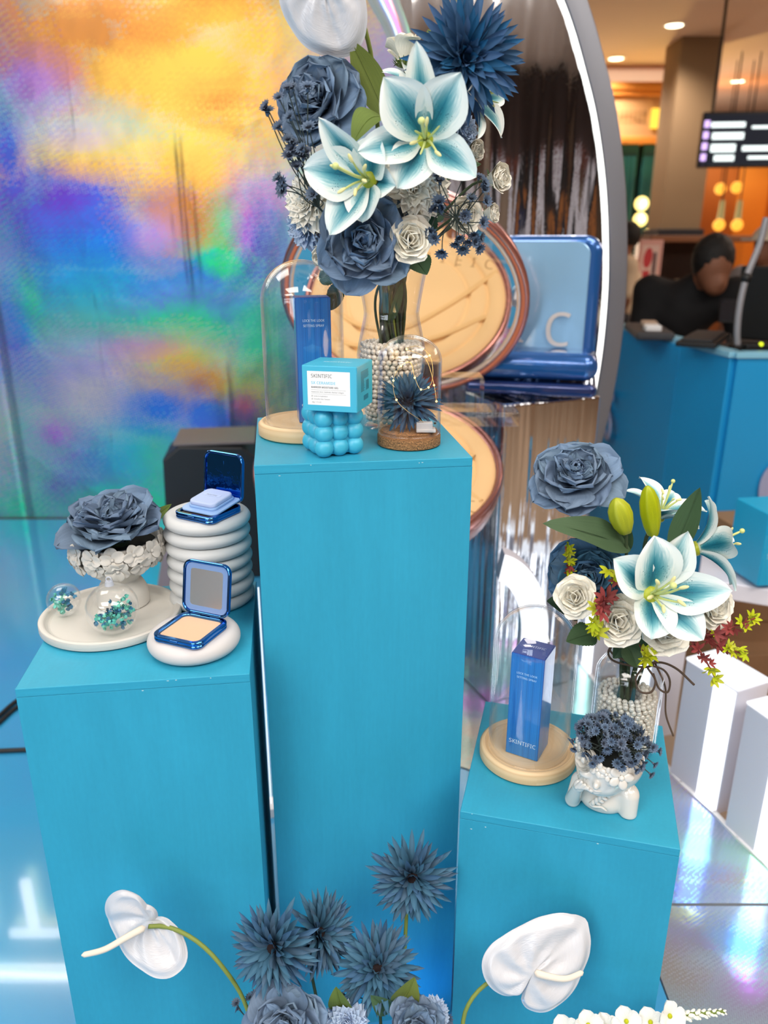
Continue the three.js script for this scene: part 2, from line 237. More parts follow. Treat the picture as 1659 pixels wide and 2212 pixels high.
const FOIL = [  // gold patches near the top put reflected warm hall light into the film
  [-0.94, 2.10, 0.76, 0.08, 100], [-1.06, 1.89, 0.18, 0.12, 200], [-0.71, 1.85, 0.26, 0.15, 200], [-0.90, 1.87, 0.44, 0.15, 200], [-0.61, 1.76, 0.17, 0.09, 100], [-0.90, 2.03, 0.27, 0.07, 100],
  [-1.32, 1.95, 0.20, 0.16, 100], [-1.49, 2.01, 0.07, 0.11, 100], [-1.41, 1.84, 0.15, 0.11, 360], [-1.22, 2.03, 0.15, 0.07, 100], [-0.41, 2.00, 0.36, 0.16, 200], [-0.94, 1.59, 0.42, 0.11, 185],
  [-1.26, 1.64, 0.23, 0.11, 430], [-0.51, 1.58, 0.23, 0.13, 185], [-0.43, 1.73, 0.15, 0.15, 200], [-1.20, 1.52, 0.31, 0.09, 200], [-0.76, 1.52, 0.18, 0.15, 200], [-1.56, 1.34, 0.21, 0.07, 385],
  [-1.47, 1.31, 0.14, 0.11, 130], [-1.23, 1.25, 0.33, 0.17, 130], [-1.34, 1.42, 0.19, 0.10, 120], [-1.04, 1.18, 0.38, 0.16, 130], [-0.85, 1.38, 0.18, 0.10, 100], [-0.76, 1.29, 0.16, 0.10, 100],
  [-0.64, 1.31, 0.09, 0.11, 280], [-0.71, 1.15, 0.12, 0.09, 280], [-0.46, 1.38, 0.18, 0.16, 330], [-0.51, 1.25, 0.11, 0.16, 120], [-0.86, 1.10, 0.10, 0.05, 130], [-0.98, 1.25, 0.11, 0.11, 360],
  [-1.26, 0.99, 0.47, 0.16, 260], [-0.82, 0.99, 0.26, 0.10, 245], [-1.35, 0.91, 0.33, 0.08, 375], [-0.87, 0.87, 0.25, 0.10, 280], [-1.08, 0.79, 0.29, 0.08, 360], [-0.54, 0.93, 0.23, 0.10, 375],
  [-1.51, 0.65, 0.27, 0.10, 245], [-1.29, 0.58, 0.36, 0.19, 430], [-1.62, 0.49, 0.13, 0.07, 430], [-0.91, 0.71, 0.18, 0.12, 200], [-0.81, 0.63, 0.12, 0.08, 100], [-0.53, 0.67, 0.11, 0.26, 280],
  [-0.60, 0.58, 0.12, 0.11, 185], [-1.02, 0.52, 0.19, 0.12, 130], [-0.76, 0.49, 0.15, 0.08, 130], [-0.64, 0.54, 0.06, 0.06, 215], [-1.54, 0.40, 0.11, 0.08, 235], [-1.74, 0.26, 0.18, 0.21, 280],
  [-1.68, 0.10, 0.22, 0.11, 280], [-1.43, 0.15, 0.20, 0.15, 120], [-1.16, 0.28, 0.26, 0.15, 260], [-1.27, 0.08, 0.31, 0.09, 385], [-1.03, 0.30, 0.13, 0.12, 385], [-0.99, 0.15, 0.09, 0.15, 280],
  [-0.75, 0.28, 0.24, 0.17, 245], [-1.55, 1.59, 0.08, 0.22, 130], [-1.56, 0.99, 0.06, 0.11, 280], [-1.64, 0.91, 0.08, 0.12, 130], [-0.20, 2.03, 0.17, 0.14, 185], [-0.02, 1.81, 0.30, 0.29, 360],
  [-0.10, 1.29, 0.32, 0.30, 160], [-0.06, 0.71, 0.33, 0.33, 120], [-0.11, 0.17, 0.35, 0.21, 385], [-1.84, 1.64, 0.31, 0.56, 120], [-2.02, 0.71, 0.33, 0.61, 260], [-2.29, 1.29, 0.40, 0.96, 360],
  [0.22, 1.10, 0.24, 0.98, 540],
];
{ const R = rng(5), any = [130, 245, 160, 385, 330, 430, 185, 540]; for (let i = 0; i < 110; i++) FOIL.push([-4.2 + R() * 2.2, R() * 3.05, 0.1 + R() * 0.3, 0.06 + R() * 0.2, any[Math.floor(R() * 8)]]); for (let i = 0; i < 30; i++) FOIL.push([-2 + R() * 2.4, 2.25 + R() * 0.8, 0.1 + R() * 0.3, 0.06 + R() * 0.15, [100, 200, 430, 420][i % 4]]); }
M.foilWall = filmSet({ bumpMap: rep(T.foil, 1.6, 1.2), bumpScale: 0.007 });
{ const g = structGroup('wall_back');
  part('backing', box(4.7, 3.05, 0.06, -1.85, 1.525, -3.51), mat(0x9aa0a8), g);
  const seams = [-4.2, -3.05, -1.71, 0.5], fine = [90, 230, 600], creases = [[-0.84, 0.95, 1.75, 0.007], [-0.8, 1.0, 1.6, 0.005], [-0.71, 0.35, 0.8, 0.006], [-0.88, 1.15, 1.5, 0.004]];
  for (let i = 0; i < 3; i++) {
    const a = seams[i] + 0.002, b = seams[i + 1] - 0.002, ph = i * 3.1;
    const m = foilSheet('panel', fine[i], i ? 760 : 200, (u, v) => { const x = mix(a, b, u), y = v * 3.05, e = Math.min(u, 1 - u) * 1.1; return [x, y, -3.472 + 0.003 * sstep(0, 0.02, e) + creases.reduce((z, [c, y0, y1, k]) => z + 0.5 * k * Math.exp(-(((x - c - 0.02 * noise(y * 3, c)) / 0.013) ** 2)) * sstep(y0, y0 + 0.2, y) * sstep(y1, y1 - 0.2, y), 0) + 0.012 * fbm(x * 1.7 + ph, y * 1.3, 2) * sstep(0, 0.15, e)]; }, (u, v) => [mix(a, b, u), v * 3.05], FOIL, M.foilWall, g, 'iridescent foil sheet', 540, 3 + i);
    const uv = m.geometry.attributes.uv, p = m.geometry.attributes.position; for (let k = 0; k < uv.count; k++) uv.setXY(k, (p.getX(k) + 4.2) / 4.7, p.getY(k) / 3.05);
  } }
// the lit sign and lamp line high on the wall, seen only as reflections in the floor
const font = await new FontLoader().loadAsync('fonts/droid/droid_sans_regular.typeface.json');
const bold = await new FontLoader().loadAsync('fonts/droid/droid_sans_bold.typeface.json');
const letters = (text, size, depth, f = font) => new TextGeometry(text, { font: f, size, depth, curveSegments: 8, bevelEnabled: false });
{ const t = thing('lit_sign', 'lit white letters of the shop sign high on the iridescent wall', 'sign', [0, 2.17, -3.44]);
  [...'SKINTIFIC'].forEach((ch, i) => { const x = [-3.55, -3.2, -2.82, -2.66, -2.19, -1.83, -1.66, -1.32, -1.14][i]; part('letter', letters(ch, 0.42, 0.03).translate(x, 0, 0), glow(WHITE, 5), t); }); }
single('light_line', tube([[-4, 2.62, -3.43], [-2.6, 2.86, -3.43], [-1.4, 2.92, -3.43], [-0.2, 2.86, -3.43], [0.3, 2.78, -3.43]], 0.014, 40), glow(WHITE, 5), 'thin curved lamp line above the lit wall sign', 'light');
rectLight(WHITE, 4, 2.6, 0.1, [-2.0, 2.8, -3.36], [-2.0, 1.2, -1.5]);

// ---------------------------------------------------------------- the crumpled mirror wall with its lit curved edge
const RING = [[0.238, 2.127, -2.3], [0.322, 2.043, -2.3], [0.398, 1.936, -2.3], [0.458, 1.836, -2.3], [0.494, 1.763, -2.3], [0.528, 1.678, -2.3], [0.562, 1.586, -2.3], [0.59, 1.484, -2.3], [0.613, 1.373, -2.3], [0.629, 1.259, -2.3], [0.64, 1.14, -2.3], [0.643, 1.023, -2.3], [0.64, 0.909, -2.3], [0.629, 0.784, -2.3], [0.61, 0.662, -2.3], [0.581, 0.527, -2.3], [0.54, 0.388, -2.3], [0.483, 0.243, -2.3], [0.415, 0.101, -2.3]];
const LEFT = [[0.133, 0.003, -2.3], [0.12, 0.748, -2.3], [0.111, 1.277, -2.3], [0.107, 1.513, -2.3], [0.093, 1.646, -2.3], [0.066, 1.763, -2.3], [0.036, 1.836, -2.3], [-0.023, 1.946, -2.3], [-0.057, 2.033, -2.3]];
M.mirrorFoil = mat(0xd9dadd, { metalness: 1, roughness: 0.06, bumpMap: T.ripple, bumpScale: 0.014 });
{ const s = new THREE.Shape(); [...LEFT, ...RING].forEach(([x, y], i) => (i ? s.lineTo(x, Math.max(y, 0.002)) : s.moveTo(x, 0.002)));
  const g = new THREE.ExtrudeGeometry(s, { depth: 0.03, bevelEnabled: false }).translate(0, 0, -2.335), uv = g.attributes.uv; for (let i = 0; i < uv.count; i++) uv.setXY(i, uv.getX(i) * 0.8, uv.getY(i) * 0.45);
  const m = struct('wall_mirror', g, M.mirrorFoil); m.userData.label = 'crumpled mirror foil wall'; }
{ const t = thing('light_ring', 'tall curved white lamp tube along the edge of the mirror wall', 'lamp', [0, 0, 0]);
  part('light_tube', tube(RING, 0.0095, 90, 10), glow(0xfffdf6, 2.4), t);
  const c = new THREE.CatmullRomCurve3(RING.map((p) => V(...p))), n = 80, strip = [];
  part('metal_rim', sheet(6, n, (u, v) => { const p = c.getPointAt(v), d = c.getTangentAt(v), o = V(d.y, -d.x, 0).normalize(), q = [[0, -0.02], [0, 0.012], [0.006, 0.016], [0.05, 0.016], [0.054, 0.01], [0.054, -0.03], [0.01, -0.03]][Math.round(u * 6)]; p.addScaledVector(o.x > 0 ? o : o.negate(), q[0]); return [p.x, p.y, p.z + q[1]]; }), mat(0x85878f, { metalness: 0.6, roughness: 0.4 }), t);
  for (const i of [5, 9, 13]) { const [x, y, z] = RING[i]; rectLight(WHITE, 6, 0.012, 0.5, [x, y, z + 0.014], [x - 0.15, y, z + 1]); } }
// iridescent band on the mirror's left edge
{ const A = [[-0.147, 2.023, -2.27], [-0.097, 1.937, -2.27], [-0.043, 1.828, -2.27], [0.001, 1.757, -2.27], [0.043, 1.641, -2.27], [0.067, 1.509, -2.27], [0.075, 1.277, -2.27], [0.083, 0.611, -2.27]], B = [[-0.056, 2.023, -2.27], [-0.02, 1.937, -2.27], [0.038, 1.828, -2.27], [0.067, 1.757, -2.27], [0.094, 1.641, -2.27], [0.108, 1.509, -2.27], [0.112, 1.277, -2.27], [0.124, 0.611, -2.27]];
  const ca = new THREE.CatmullRomCurve3(A.map((p) => V(...p))), cb = new THREE.CatmullRomCurve3(B.map((p) => V(...p)));
  const g = sheet(8, 40, (u, v) => { const p = ca.getPoint(v).lerp(cb.getPoint(v), u); return [p.x, p.y, p.z + 0.02 * Math.sin(u * PI)]; });
  g.clearGroups(); const src = g.index.array, all = [], nm = [420, 300, 140, 420, 240, 340, 260, 420]; for (let i = 0; i < 8; i++) { g.addGroup(all.length, 240, filmOf(nm[i])); for (let j = 0; j < 40; j++) for (let k = 0; k < 6; k++) all.push(src[(j * 8 + i) * 6 + k]); } g.setIndex(all);
  single('edge_band', g, filmSet({ color: 0xd0d4da, roughness: 0.2 }), 'curved iridescent band beside the mirror wall behind the tall bouquet', 'trim'); }

// ---------------------------------------------------------------- giant compacts in front of the mirror
M.roseGold = mat(0xb87f78, { metalness: 0.75, roughness: 0.22 }); M.cream = mat(0xe6bb80, { roughness: 0.62 });
const GR = 0.295;
{ T.pan = drawn(1024, 1024, (c, w, h) => {
    c.fillStyle = '#ecc48e'; c.fillRect(0, 0, w, h); c.fillStyle = '#b58c5c'; c.font = '86px sans-serif'; c.textAlign = 'center';
    c.save(); c.translate(w / 2 + 40, h * 0.8); [...'SKINTIFIC'].forEach((ch, i) => c.fillText(ch, (i - 4) * 78, 0)); c.restore();
  });
  const t = thing('giant_compact', 'giant round rose gold compact standing open with cream powder and mirror lid', 'compact', [-0.014, 0.751, -1.76]);
  const tilt = rad(22), q = new THREE.Quaternion().setFromAxisAngle(V(1, 0, 0), tilt);
  const put = (m) => { m.quaternion.copy(q); return m; };
  put(part('tray', lathe([[0, -0.075], [GR * 0.9, -0.075], [GR * 0.97, -0.06], [GR, -0.02], [GR, 0.006], [GR - 0.006, 0.012], [GR - 0.014, 0.01], [GR - 0.016, -0.004], [0, -0.006]]), M.roseGold, t));
  const P = lathe([[0, 0.004], [GR * 0.55, 0.004], [GR * 0.575, -0.004], [GR * 0.6, -0.004], [GR * 0.62, 0.004], [GR * 0.74, 0.006], [GR * 0.765, -0.003], [GR * 0.785, -0.003], [GR * 0.8, 0.007], [GR * 0.9, 0.009], [GR - 0.017, 0.0]], 72);
  const uv = P.attributes.uv, pp = P.attributes.position; for (let i = 0; i < uv.count; i++) uv.setXY(i, 0.5 + pp.getX(i) / (2 * GR), 0.5 - pp.getZ(i) / (2 * GR));
  const pan = put(part('powder', P, mat(0xffffff, { map: T.pan, roughness: 0.6 }), t, 'pressed cream powder with embossed letters and rings'));
  for (const [k, y0] of [[0, [0.4, 0.29, 0.3, 0.48, 0.74]], [1, [0.2, 0.17, 0.2, 0.3, 0.46]]]) {     // two raised waves across the powder, under the letters
    const pts = y0.map((f, i) => [GR * mix(-0.78, 0.78, i / 4), 0.006, GR * (2 * f - 1)]);
    part('wave', tube(pts, 0.008, 48, 8).scale(1, 0.7, 1), M.cream, pan);
  }
  const lid = new THREE.Mesh(lathe([[0, -0.03], [GR * 0.93, -0.03], [GR * 0.985, -0.02], [GR, 0.0], [GR, 0.012], [GR - 0.01, 0.018], [GR - 0.02, 0.012], [GR - 0.024, 0.004], [0, 0.003]]), M.roseGold);
  lid.name = 'lid'; lid.castShadow = true; t.add(lid); lid.position.set(0.047, 1.117, -1.89).sub(t.position); lid.rotation.set(rad(90 + 34), rad(-9), 0, 'YXZ');
  const face = part('mirror', cyl(GR - 0.03, GR - 0.03, 0.003, 0, 0.006, 0, 72), mat(0xf2f0ea, { metalness: 1, roughness: 0.015 }), lid); face.position.set(0, 0, 0);
  part('mirror_rim', lathe([[GR - 0.03, 0.005], [GR - 0.03, 0.011], [GR - 0.022, 0.013], [GR - 0.02, 0.006]]), mat(0xd8cfcb, { metalness: 0.5, roughness: 0.25 }), lid);
  part('hinge', cyl(0.012, 0.012, 0.16).rotateZ(PI / 2).translate(0, 0.105, -0.27), M.roseGold, t);
  part('stand', rbox(0.3, 0.66, 0.26, 0.012, 0, -0.43, -0.16), mat(0xc9ccd2, { metalness: 1, roughness: 0.08 }), t, 'mirrored block'); }
{ const t = thing('clear_display_block', 'clear acrylic block with a rosy lipstick stub behind the cork dome', 'display stand', [0.157, 0.951, -1.62]);
  part('block', rbox(0.1, 0.07, 0.08, 0.004, 0, 0, 0), M.plastic, t); part('slab', rbox(0.19, 0.03, 0.1, 0.004, 0.03, -0.05, 0), M.plastic, t);
  part('lipstick', cyl(0.018, 0.018, 0.07, -0.06, 0.0, 0), mat(0x8c4a40, { roughness: 0.3, metalness: 0.3 }), t); part('cap', cyl(0.021, 0.021, 0.025, -0.06, 0.047, 0), mat(0x4a3a36, { roughness: 0.3 }), t); }
{ const t = thing('giant_cushion_case', 'giant glossy blue square cushion case standing on a mirrored plinth', 'compact', [0.387, 0.918, -2.02], rad(-14));
  M.blueGloss = mat(0x2c66b0, { roughness: 0.12, metalness: 0.45, clearcoat: 1, clearcoatRoughness: 0.03, bumpMap: T.fine, bumpScale: 0.0003 }); M.bluePale = mat(0x86b4d8, { roughness: 0.22, metalness: 0.35, clearcoat: 1, bumpMap: rep(T.foil, 0.5, 0.5), bumpScale: 0.0015 });
  const lid = part('lid', extrude(rounded(0.31, 0.34, 0.045), 0.075, 0.02, 5).translate(0, 0.185, -0.11).rotateX(-0.1), M.blueGloss, t);
  part('face', extrude(rounded(0.27, 0.305, 0.035), 0.006, 0.003).translate(-0.01, 0.185, -0.037).rotateX(-0.1), M.bluePale, lid, 'pale blue polished face');
  part('seat', rbox(0.33, 0.07, 0.16, 0.033, 0, 0.035, 0, 6), M.blueGloss, t); part('base', rbox(0.33, 0.034, 0.2, 0.014, 0, -0.022, -0.02, 4), mat(0x233a78, { roughness: 0.12, metalness: 0.5, clearcoat: 1 }), t);
  const c = mat(0xc9c3c0, { roughness: 0.3, metalness: 0.4 });
  part('letter', letters('I', 0.062, 0.004).translate(-0.055, 0.085, -0.024).rotateX(-0.1), c, t); part('letter', letters('C', 0.085, 0.004).translate(0.02, 0.078, -0.024).rotateX(-0.1), c, t); }
{ const t = thing('mirror_plinth', 'tall mirrored plinth carrying the giant blue cushion case', 'plinth', [0.405, 0.887, -2.03], rad(24)); t.position.y = 0;
  part('body', rbox(0.3, 0.866, 0.2, 0.008, 0, 0.434, -0.02), mat(0xd5d8dd, { metalness: 1, roughness: 0.05, bumpMap: rep(T.ripple, 0.6, 0.3), bumpScale: 0.012 }), t); }
// black floor monitor speaker by the back wall
{ const t = thing('floor_speaker', 'black floor speaker with slanted corner behind the white ribbed stand', 'speaker', [-0.671, 0, -2.713], rad(8));
  const s = new THREE.Shape(); [[-0.16, 0], [0.22, 0], [0.22, 0.47], [0.15, 0.53], [-0.08, 0.54], [-0.14, 0.49]].forEach(([x, y], i) => (i ? s.lineTo(x, y) : s.moveTo(x, y)));
  part('cabinet', extrude(s, 0.26, 0.008).translate(0, 0, -0.3), mat(0x14171b, { roughness: 0.45 }), t); part('top_panel', rbox(0.3, 0.012, 0.25, 0.004, 0.05, 0.545, -0.17), mat(0x6a6262, { roughness: 0.5 }), t);
  const k = new THREE.Shape(); [[-0.2, 0], [0.02, 0], [0.0, 0.32], [-0.13, 0.3]].forEach(([x, y], i) => (i ? k.lineTo(x, y) : k.moveTo(x, y)));
  part('stand_skirt', extrude(k, 0.05, 0.004).translate(0, 0, -0.035), mat(0x8c7f85, { roughness: 0.6 }), t, 'grey skirt'); }
// cables on the floor at the left
for (const [pts, label] of [[[[-1.095, 0, -1.705], [-1.069, 0, -1.83], [-1.057, 0, -1.893], [-1.017, 0, -1.983]], 'thick black cable on the blue floor left of the pedestals'], [[[-1.081, 0, -1.676], [-1.054, 0, -1.797], [-1.042, 0, -1.861], [-1.002, 0, -1.946]], 'thinner black cable lying beside the thick one'], [[[-1.098, 0, -1.662], [-0.995, 0, -1.672], [-0.925, 0, -1.677], [-0.808, 0, -1.685]], 'black cable lying straight across the blue floor']]) {
  single('cable', tube(pts.map(([x, y, z]) => [x, 0.007, z]), 0.006, 30), M.black, label, 'cable');
}
// added glowing rod in the gap, standing in for bright background seen through it
{ const t = thing('added_gap_rod', 'added slim glowing rod standing in for the bright background in the gap left of the tall pedestal', 'lamp', [-0.262, 0, -1.46]);
  part('tube', cyl(0.0013, 0.0013, 0.56, 0, 0.29, 0, 12), glow(COOL, 1.2), t); part('foot', cyl(0.022, 0.026, 0.02, 0, 0.01, 0), M.white, t); }

// blue lamp bar lying on the floor before the tall pedestal, just under the picture's edge
{ const t = thing('blue_light_bar', 'small blue lamp bar on the floor between the tall and the lowest pedestal', 'lamp', [0.055, 0.001, -0.875], rad(10));
  part('housing', rbox(0.08, 0.012, 0.03, 0.003, 0, 0.006, 0), M.black, t); part('lens', rbox(0.074, 0.003, 0.02, 0.001, 0, 0.0125, 0), glow(0x30a8ff, 3), t);
  rectLight(0x2aa0ff, 22, 0.07, 0.02, [0.055, 0.018, -0.875], [0.075, 0.4, -0.93]); }

// ---------------------------------------------------------------- white light-box posts along the platform's edge
{ const at = [[0.7935, -1.34, 'white light-box post nearest the right edge of the picture'], [0.737, -1.528, 'white light-box post with a bright side right of the jar bouquet'], [0.668, -1.81, 'white light-box post behind the twine-tied jar'], [0.618, -2.12, 'white light-box post farthest back by the mirror wall']];
  at.forEach(([x, z, label], i) => {
    const turn = [rad(-70), rad(-66), rad(-74), rad(-80)][i], t = thing('light_post', label, 'light box', [x + 0.05, -0.012, z - 0.015], turn);
    part('body', rbox(0.15, 0.335, 0.1, 0.004, 0, 0.168, 0), mat(0xdfdfea, { roughness: 0.4 }), t);
    part('lit_panel', rbox(0.06, 0.326, 0.006, 0.002, 0.043, 0.168, 0.0505), glow(0xf8faff, 1.5), t, 'glowing panel');
    part('top_cap', rbox(0.152, 0.008, 0.102, 0.003, 0, 0.338, 0), glow(0xf8faff, 0.9), t, 'glowing top');
    t.updateMatrixWorld(true); const p = V(0.043, 0.168, 0.06).applyMatrix4(t.matrixWorld), q = V(0.043, 0.168, 1).applyMatrix4(t.matrixWorld); rectLight(COOL, 2.2, 0.06, 0.32, p.toArray(), q.toArray());
  }); }
{ const t = thing('added_reflection_arc', 'added glowing white arc standing in for a reflection of the lit posts before the mirrored plinth', 'light box', [0.25, 0, -1.66]);  // added glowing arc in place of the lit posts' reflection in chrome
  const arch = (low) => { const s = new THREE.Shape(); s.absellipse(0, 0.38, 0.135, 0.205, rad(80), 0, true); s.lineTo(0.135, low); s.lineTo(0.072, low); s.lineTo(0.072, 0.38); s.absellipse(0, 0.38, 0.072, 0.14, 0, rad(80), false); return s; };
  part('body', extrude(arch(0.001), 0.05, 0.002, 2, 24), mat(0xdcdce8, { roughness: 0.4 }), t); part('reflection_face', extrude(arch(0.3), 0.004, 0.001, 1, 24).translate(0, 0, 0.0502), glow(0xf8faff, 1.1), t, 'glowing face standing in for the reflection');
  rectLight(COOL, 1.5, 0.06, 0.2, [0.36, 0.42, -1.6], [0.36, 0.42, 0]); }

// ---------------------------------------------------------------- the blue counter and what stands on it
{ const t = thing('service_counter', 'blue angled service counter with large pale letters right of the mirror wall', 'counter', [1.163, -0.15, -2.57]);
  const H = 1.04, blue = mat(0x1c98d6, { roughness: 0.35 }), wall = (x0, z0, x1, z1, m, name, label) => { const l = Math.hypot(x1 - x0, z1 - z0); const g = rbox(l, H, 0.04, 0.004).rotateY(Math.atan2(-(z1 - z0), x1 - x0)).translate((x0 + x1) / 2, H / 2, (z0 + z1) / 2); return part(name, g, m, t, label); };
  wall(-0.14, -1.15, -0.055, -0.3, blue, 'side_panel');
  wall(-0.055, -0.3, 0, 0, blue, 'corner_panel');
  wall(0, 0, 0.9, -0.02, blue, 'front_panel');
  part('edge_strip', merge([[-0.14, -1.15, 0, 0], [0, 0, 0.9, -0.02]].map(([a, b, c, d]) => { const l = Math.hypot(c - a, d - b); return rbox(l + 0.02, 0.02, 0.06, 0.004).rotateY(Math.atan2(-(d - b), c - a)).translate((a + c) / 2, H + 0.008, (b + d) / 2); })), mat(0x86c3de, { roughness: 0.4 }), t);
  const s = new THREE.Shape(); s.moveTo(-0.11, 1.1); s.lineTo(0.03, 0.02); s.lineTo(0.9, 0.04); s.lineTo(0.9, 1.1);
  part('worktop', extrude(s, 0.03).rotateX(-PI / 2).translate(0, H - 0.1, 0), M.black, t);
  const lc = mat(0x9fa6c8, { roughness: 0.5 });
  part('letter', letters('S', 0.22, 0.008).rotateY(PI / 2 - 0.13 + PI).translate(-0.135, 0.55, -0.92), lc, t); part('letter', letters('C', 0.2, 0.008, bold).translate(0.12, 0.5, 0.024), lc, t);
}
prop('monitor', 'black screen seen from behind at the right end of the counter', 'monitor', [1.415, 0.977, -2.85], rad(-50), [['screen', rbox(0.3, 0.26, 0.03, 0.008, 0, 0.06, 0), M.black], ['foot', rbox(0.14, 0.012, 0.12, 0.004, 0, -0.12, 0), M.black], ['neck', box(0.04, 0.1, 0.02, 0, -0.08, -0.02), M.black]]);
prop('card_reader', 'small black card reader with a yellow lamp on the counter', 'card reader', [1.274, 0.905, -2.68], 0, [['body', rbox(0.09, 0.035, 0.07, 0.006), M.black], ['lamp', ball(0.008, 0.005, 0.016, 0.03), glow(0xdcf020, 1.2)]]);
prop('keyboard', 'black keyboard lying on the counter behind its pale edge', 'keyboard', [1.144, 0.92, -2.8], rad(60), [['body', rbox(0.36, 0.018, 0.13, 0.005), M.black], ['key_block', rbox(0.32, 0.01, 0.1, 0.003, 0, 0.012, 0), mat(0x24262a)]]);
prop('cash_tray', 'low black tray of small goods on the counter by the mirror ring', 'tray', [1.059, 0.912, -3.15], rad(80), [['tray', rbox(0.4, 0.03, 0.14, 0.01), mat(0x3a3a3e)], ['packet', rbox(0.08, 0.03, 0.06, 0.008, -0.1, 0.02, 0), M.white], ['packet', rbox(0.07, 0.03, 0.06, 0.008, 0.06, 0.02, 0.01), mat(0xb9a08c)]]);
prop('gooseneck_holder', 'thin grey bent arm rising from the counter at the right edge', 'stand', [0, 0, 0], 0, [['arm', tube([[1.255, 1.324, -2.7], [1.245, 1.238, -2.7], [1.218, 1.135, -2.7], [1.21, 1.045, -2.7], [1.215, 0.952, -2.7], [1.225, 0.902, -2.7]], 0.011, 40, 10), mat(0x9a9aa0, { roughness: 0.4, metalness: 0.3 })], ['joint', ball(0.018, 1.218, 1.135, -2.7), M.black], ['clamp', rbox(0.05, 0.03, 0.05, 0.006, 1.226, 0.899, -2.7), M.black]]);
// cyan carton on the white shelf below the counter
{ T.cyanBox = drawn(256, 256, (c, w, h) => { c.fillStyle = '#12a0d0'; c.fillRect(0, 0, w, h); c.fillStyle = '#d8f0fa'; c.font = '64px sans-serif'; c.fillText('SKINTIFIC', 14, 118, 420); c.font = '26px sans-serif'; c.fillText('5X CERAMIDE', 16, 156); });
  prop('cyan_carton', 'large bright cyan carton with white lettering at the right edge', 'box', [1.049, 0.497, -1.92], rad(10), [['carton', rbox(0.17, 0.2, 0.14, 0.004), mat(0x18a4d2, { roughness: 0.35 })], ['printed_face', box(0.165, 0.195, 0.001, 0, 0, 0.0708), mat(0xffffff, { map: T.cyanBox, roughness: 0.35 })]]);
  prop('white_shelf', 'white shelf slab under the cyan carton', 'shelf', [1.068, 0.357, -1.95], rad(-24), [['slab', rbox(0.36, 0.05, 0.22, 0.005), mat(0xe9e9f4)], ['bracket', rbox(0.04, 0.72, 0.16, 0.004, 0.14, -0.37, 0), mat(0xe2e2ea)]]); }
[[1630, 1195, 2.4, 0.24, 0.2, 0.32, 'plain brown carton just under the counter letter'], [1640, 1310, 2.3, 0.34, 0.17, 0.26, 'brown carton on top of the stack under the white shelf'], [1625, 1430, 2.25, 0.4, 0.19, 0.3, 'brown carton at the bottom of the stack on the hall floor']].forEach(([px, py, D, w, h, d, label], i) => {
  const t = thing('cardboard_box', label, 'box', [[1.281, 0.259, -2.4], [1.275, 0.101, -2.3], [1.246, -0.05, -2.25]][i], rad([8, -6, 4][i]));
  part('carton', rbox(w, h, d, 0.004), mat(0xa98360, { roughness: 0.8, map: T.brushTone }), t); part('tape', box(0.045, h * 0.4, 0.001, 0, h * 0.3, d / 2 + 0.0008), mat(0xc8a880, { roughness: 0.3 }), t);
  part('flap_seam', box(w * 0.98, 0.003, 0.002, 0, h * 0.1, d / 2 + 0.0005), mat(0x6e5238), t); part('printed_mark', box(0.05, 0.04, 0.001, w * 0.2, -h * 0.1, d / 2 + 0.001), mat(0x6a4a34), t);
});

// ---------------------------------------------------------------- shops across the hall
struct('column_1', merge([box(0.39, 3.2, 0.43).translate(2.965, 1.45, -8.415)]), mat(0x8f7a5e, { roughness: 0.7 }));
{ const g = structGroup('column_2', [0, 0, 0]); part('skirting', rbox(0.46, 0.2, 0.5, 0.01, 2.965, 1.27, -8.41), mat(0x23252e, { roughness: 0.5 }), g, 'dark band'); }
for (const [x, z, label] of [[2.554, 3.055, -7.8, 0], [2.412, 3.043, -9.1, 0], [4.196, 3.023, -10.3, 0]].map((a, i) => [a[0], a[2], ['round ceiling downlight above the beige column', 'round ceiling downlight left of the beige column', 'round ceiling downlight right of the beige column'][i]])) {
  const t = thing('downlight', label, 'ceiling light', [x, 3.05, z]); part('trim_ring', lathe([[0.07, 0], [0.085, -0.012], [0.1, -0.008], [0.105, 0]], 32), M.white, t); part('bulb', cyl(0.072, 0.072, 0.012, 0, -0.004, 0), glow(0xfff0c8, 5), t);
  const l = new THREE.SpotLight(0xffe8d4, 8, 0, 1.2, 0.6); l.position.set(x, 3.02, z); l.target.position.set(x, 0, z); l.castShadow = true; l.shadow.radius = 4; scene.add(l, l.target);
}
rectLight(WARM, 3.4, 3, 2, [2.2, 0.9, -11.2], [3.2, 3.0, -8]); rectLight(0xffe8d4, 3.6, 2.4, 2.4, [4.6, 3.0, -5.2], [4.6, 0, -5.201]);
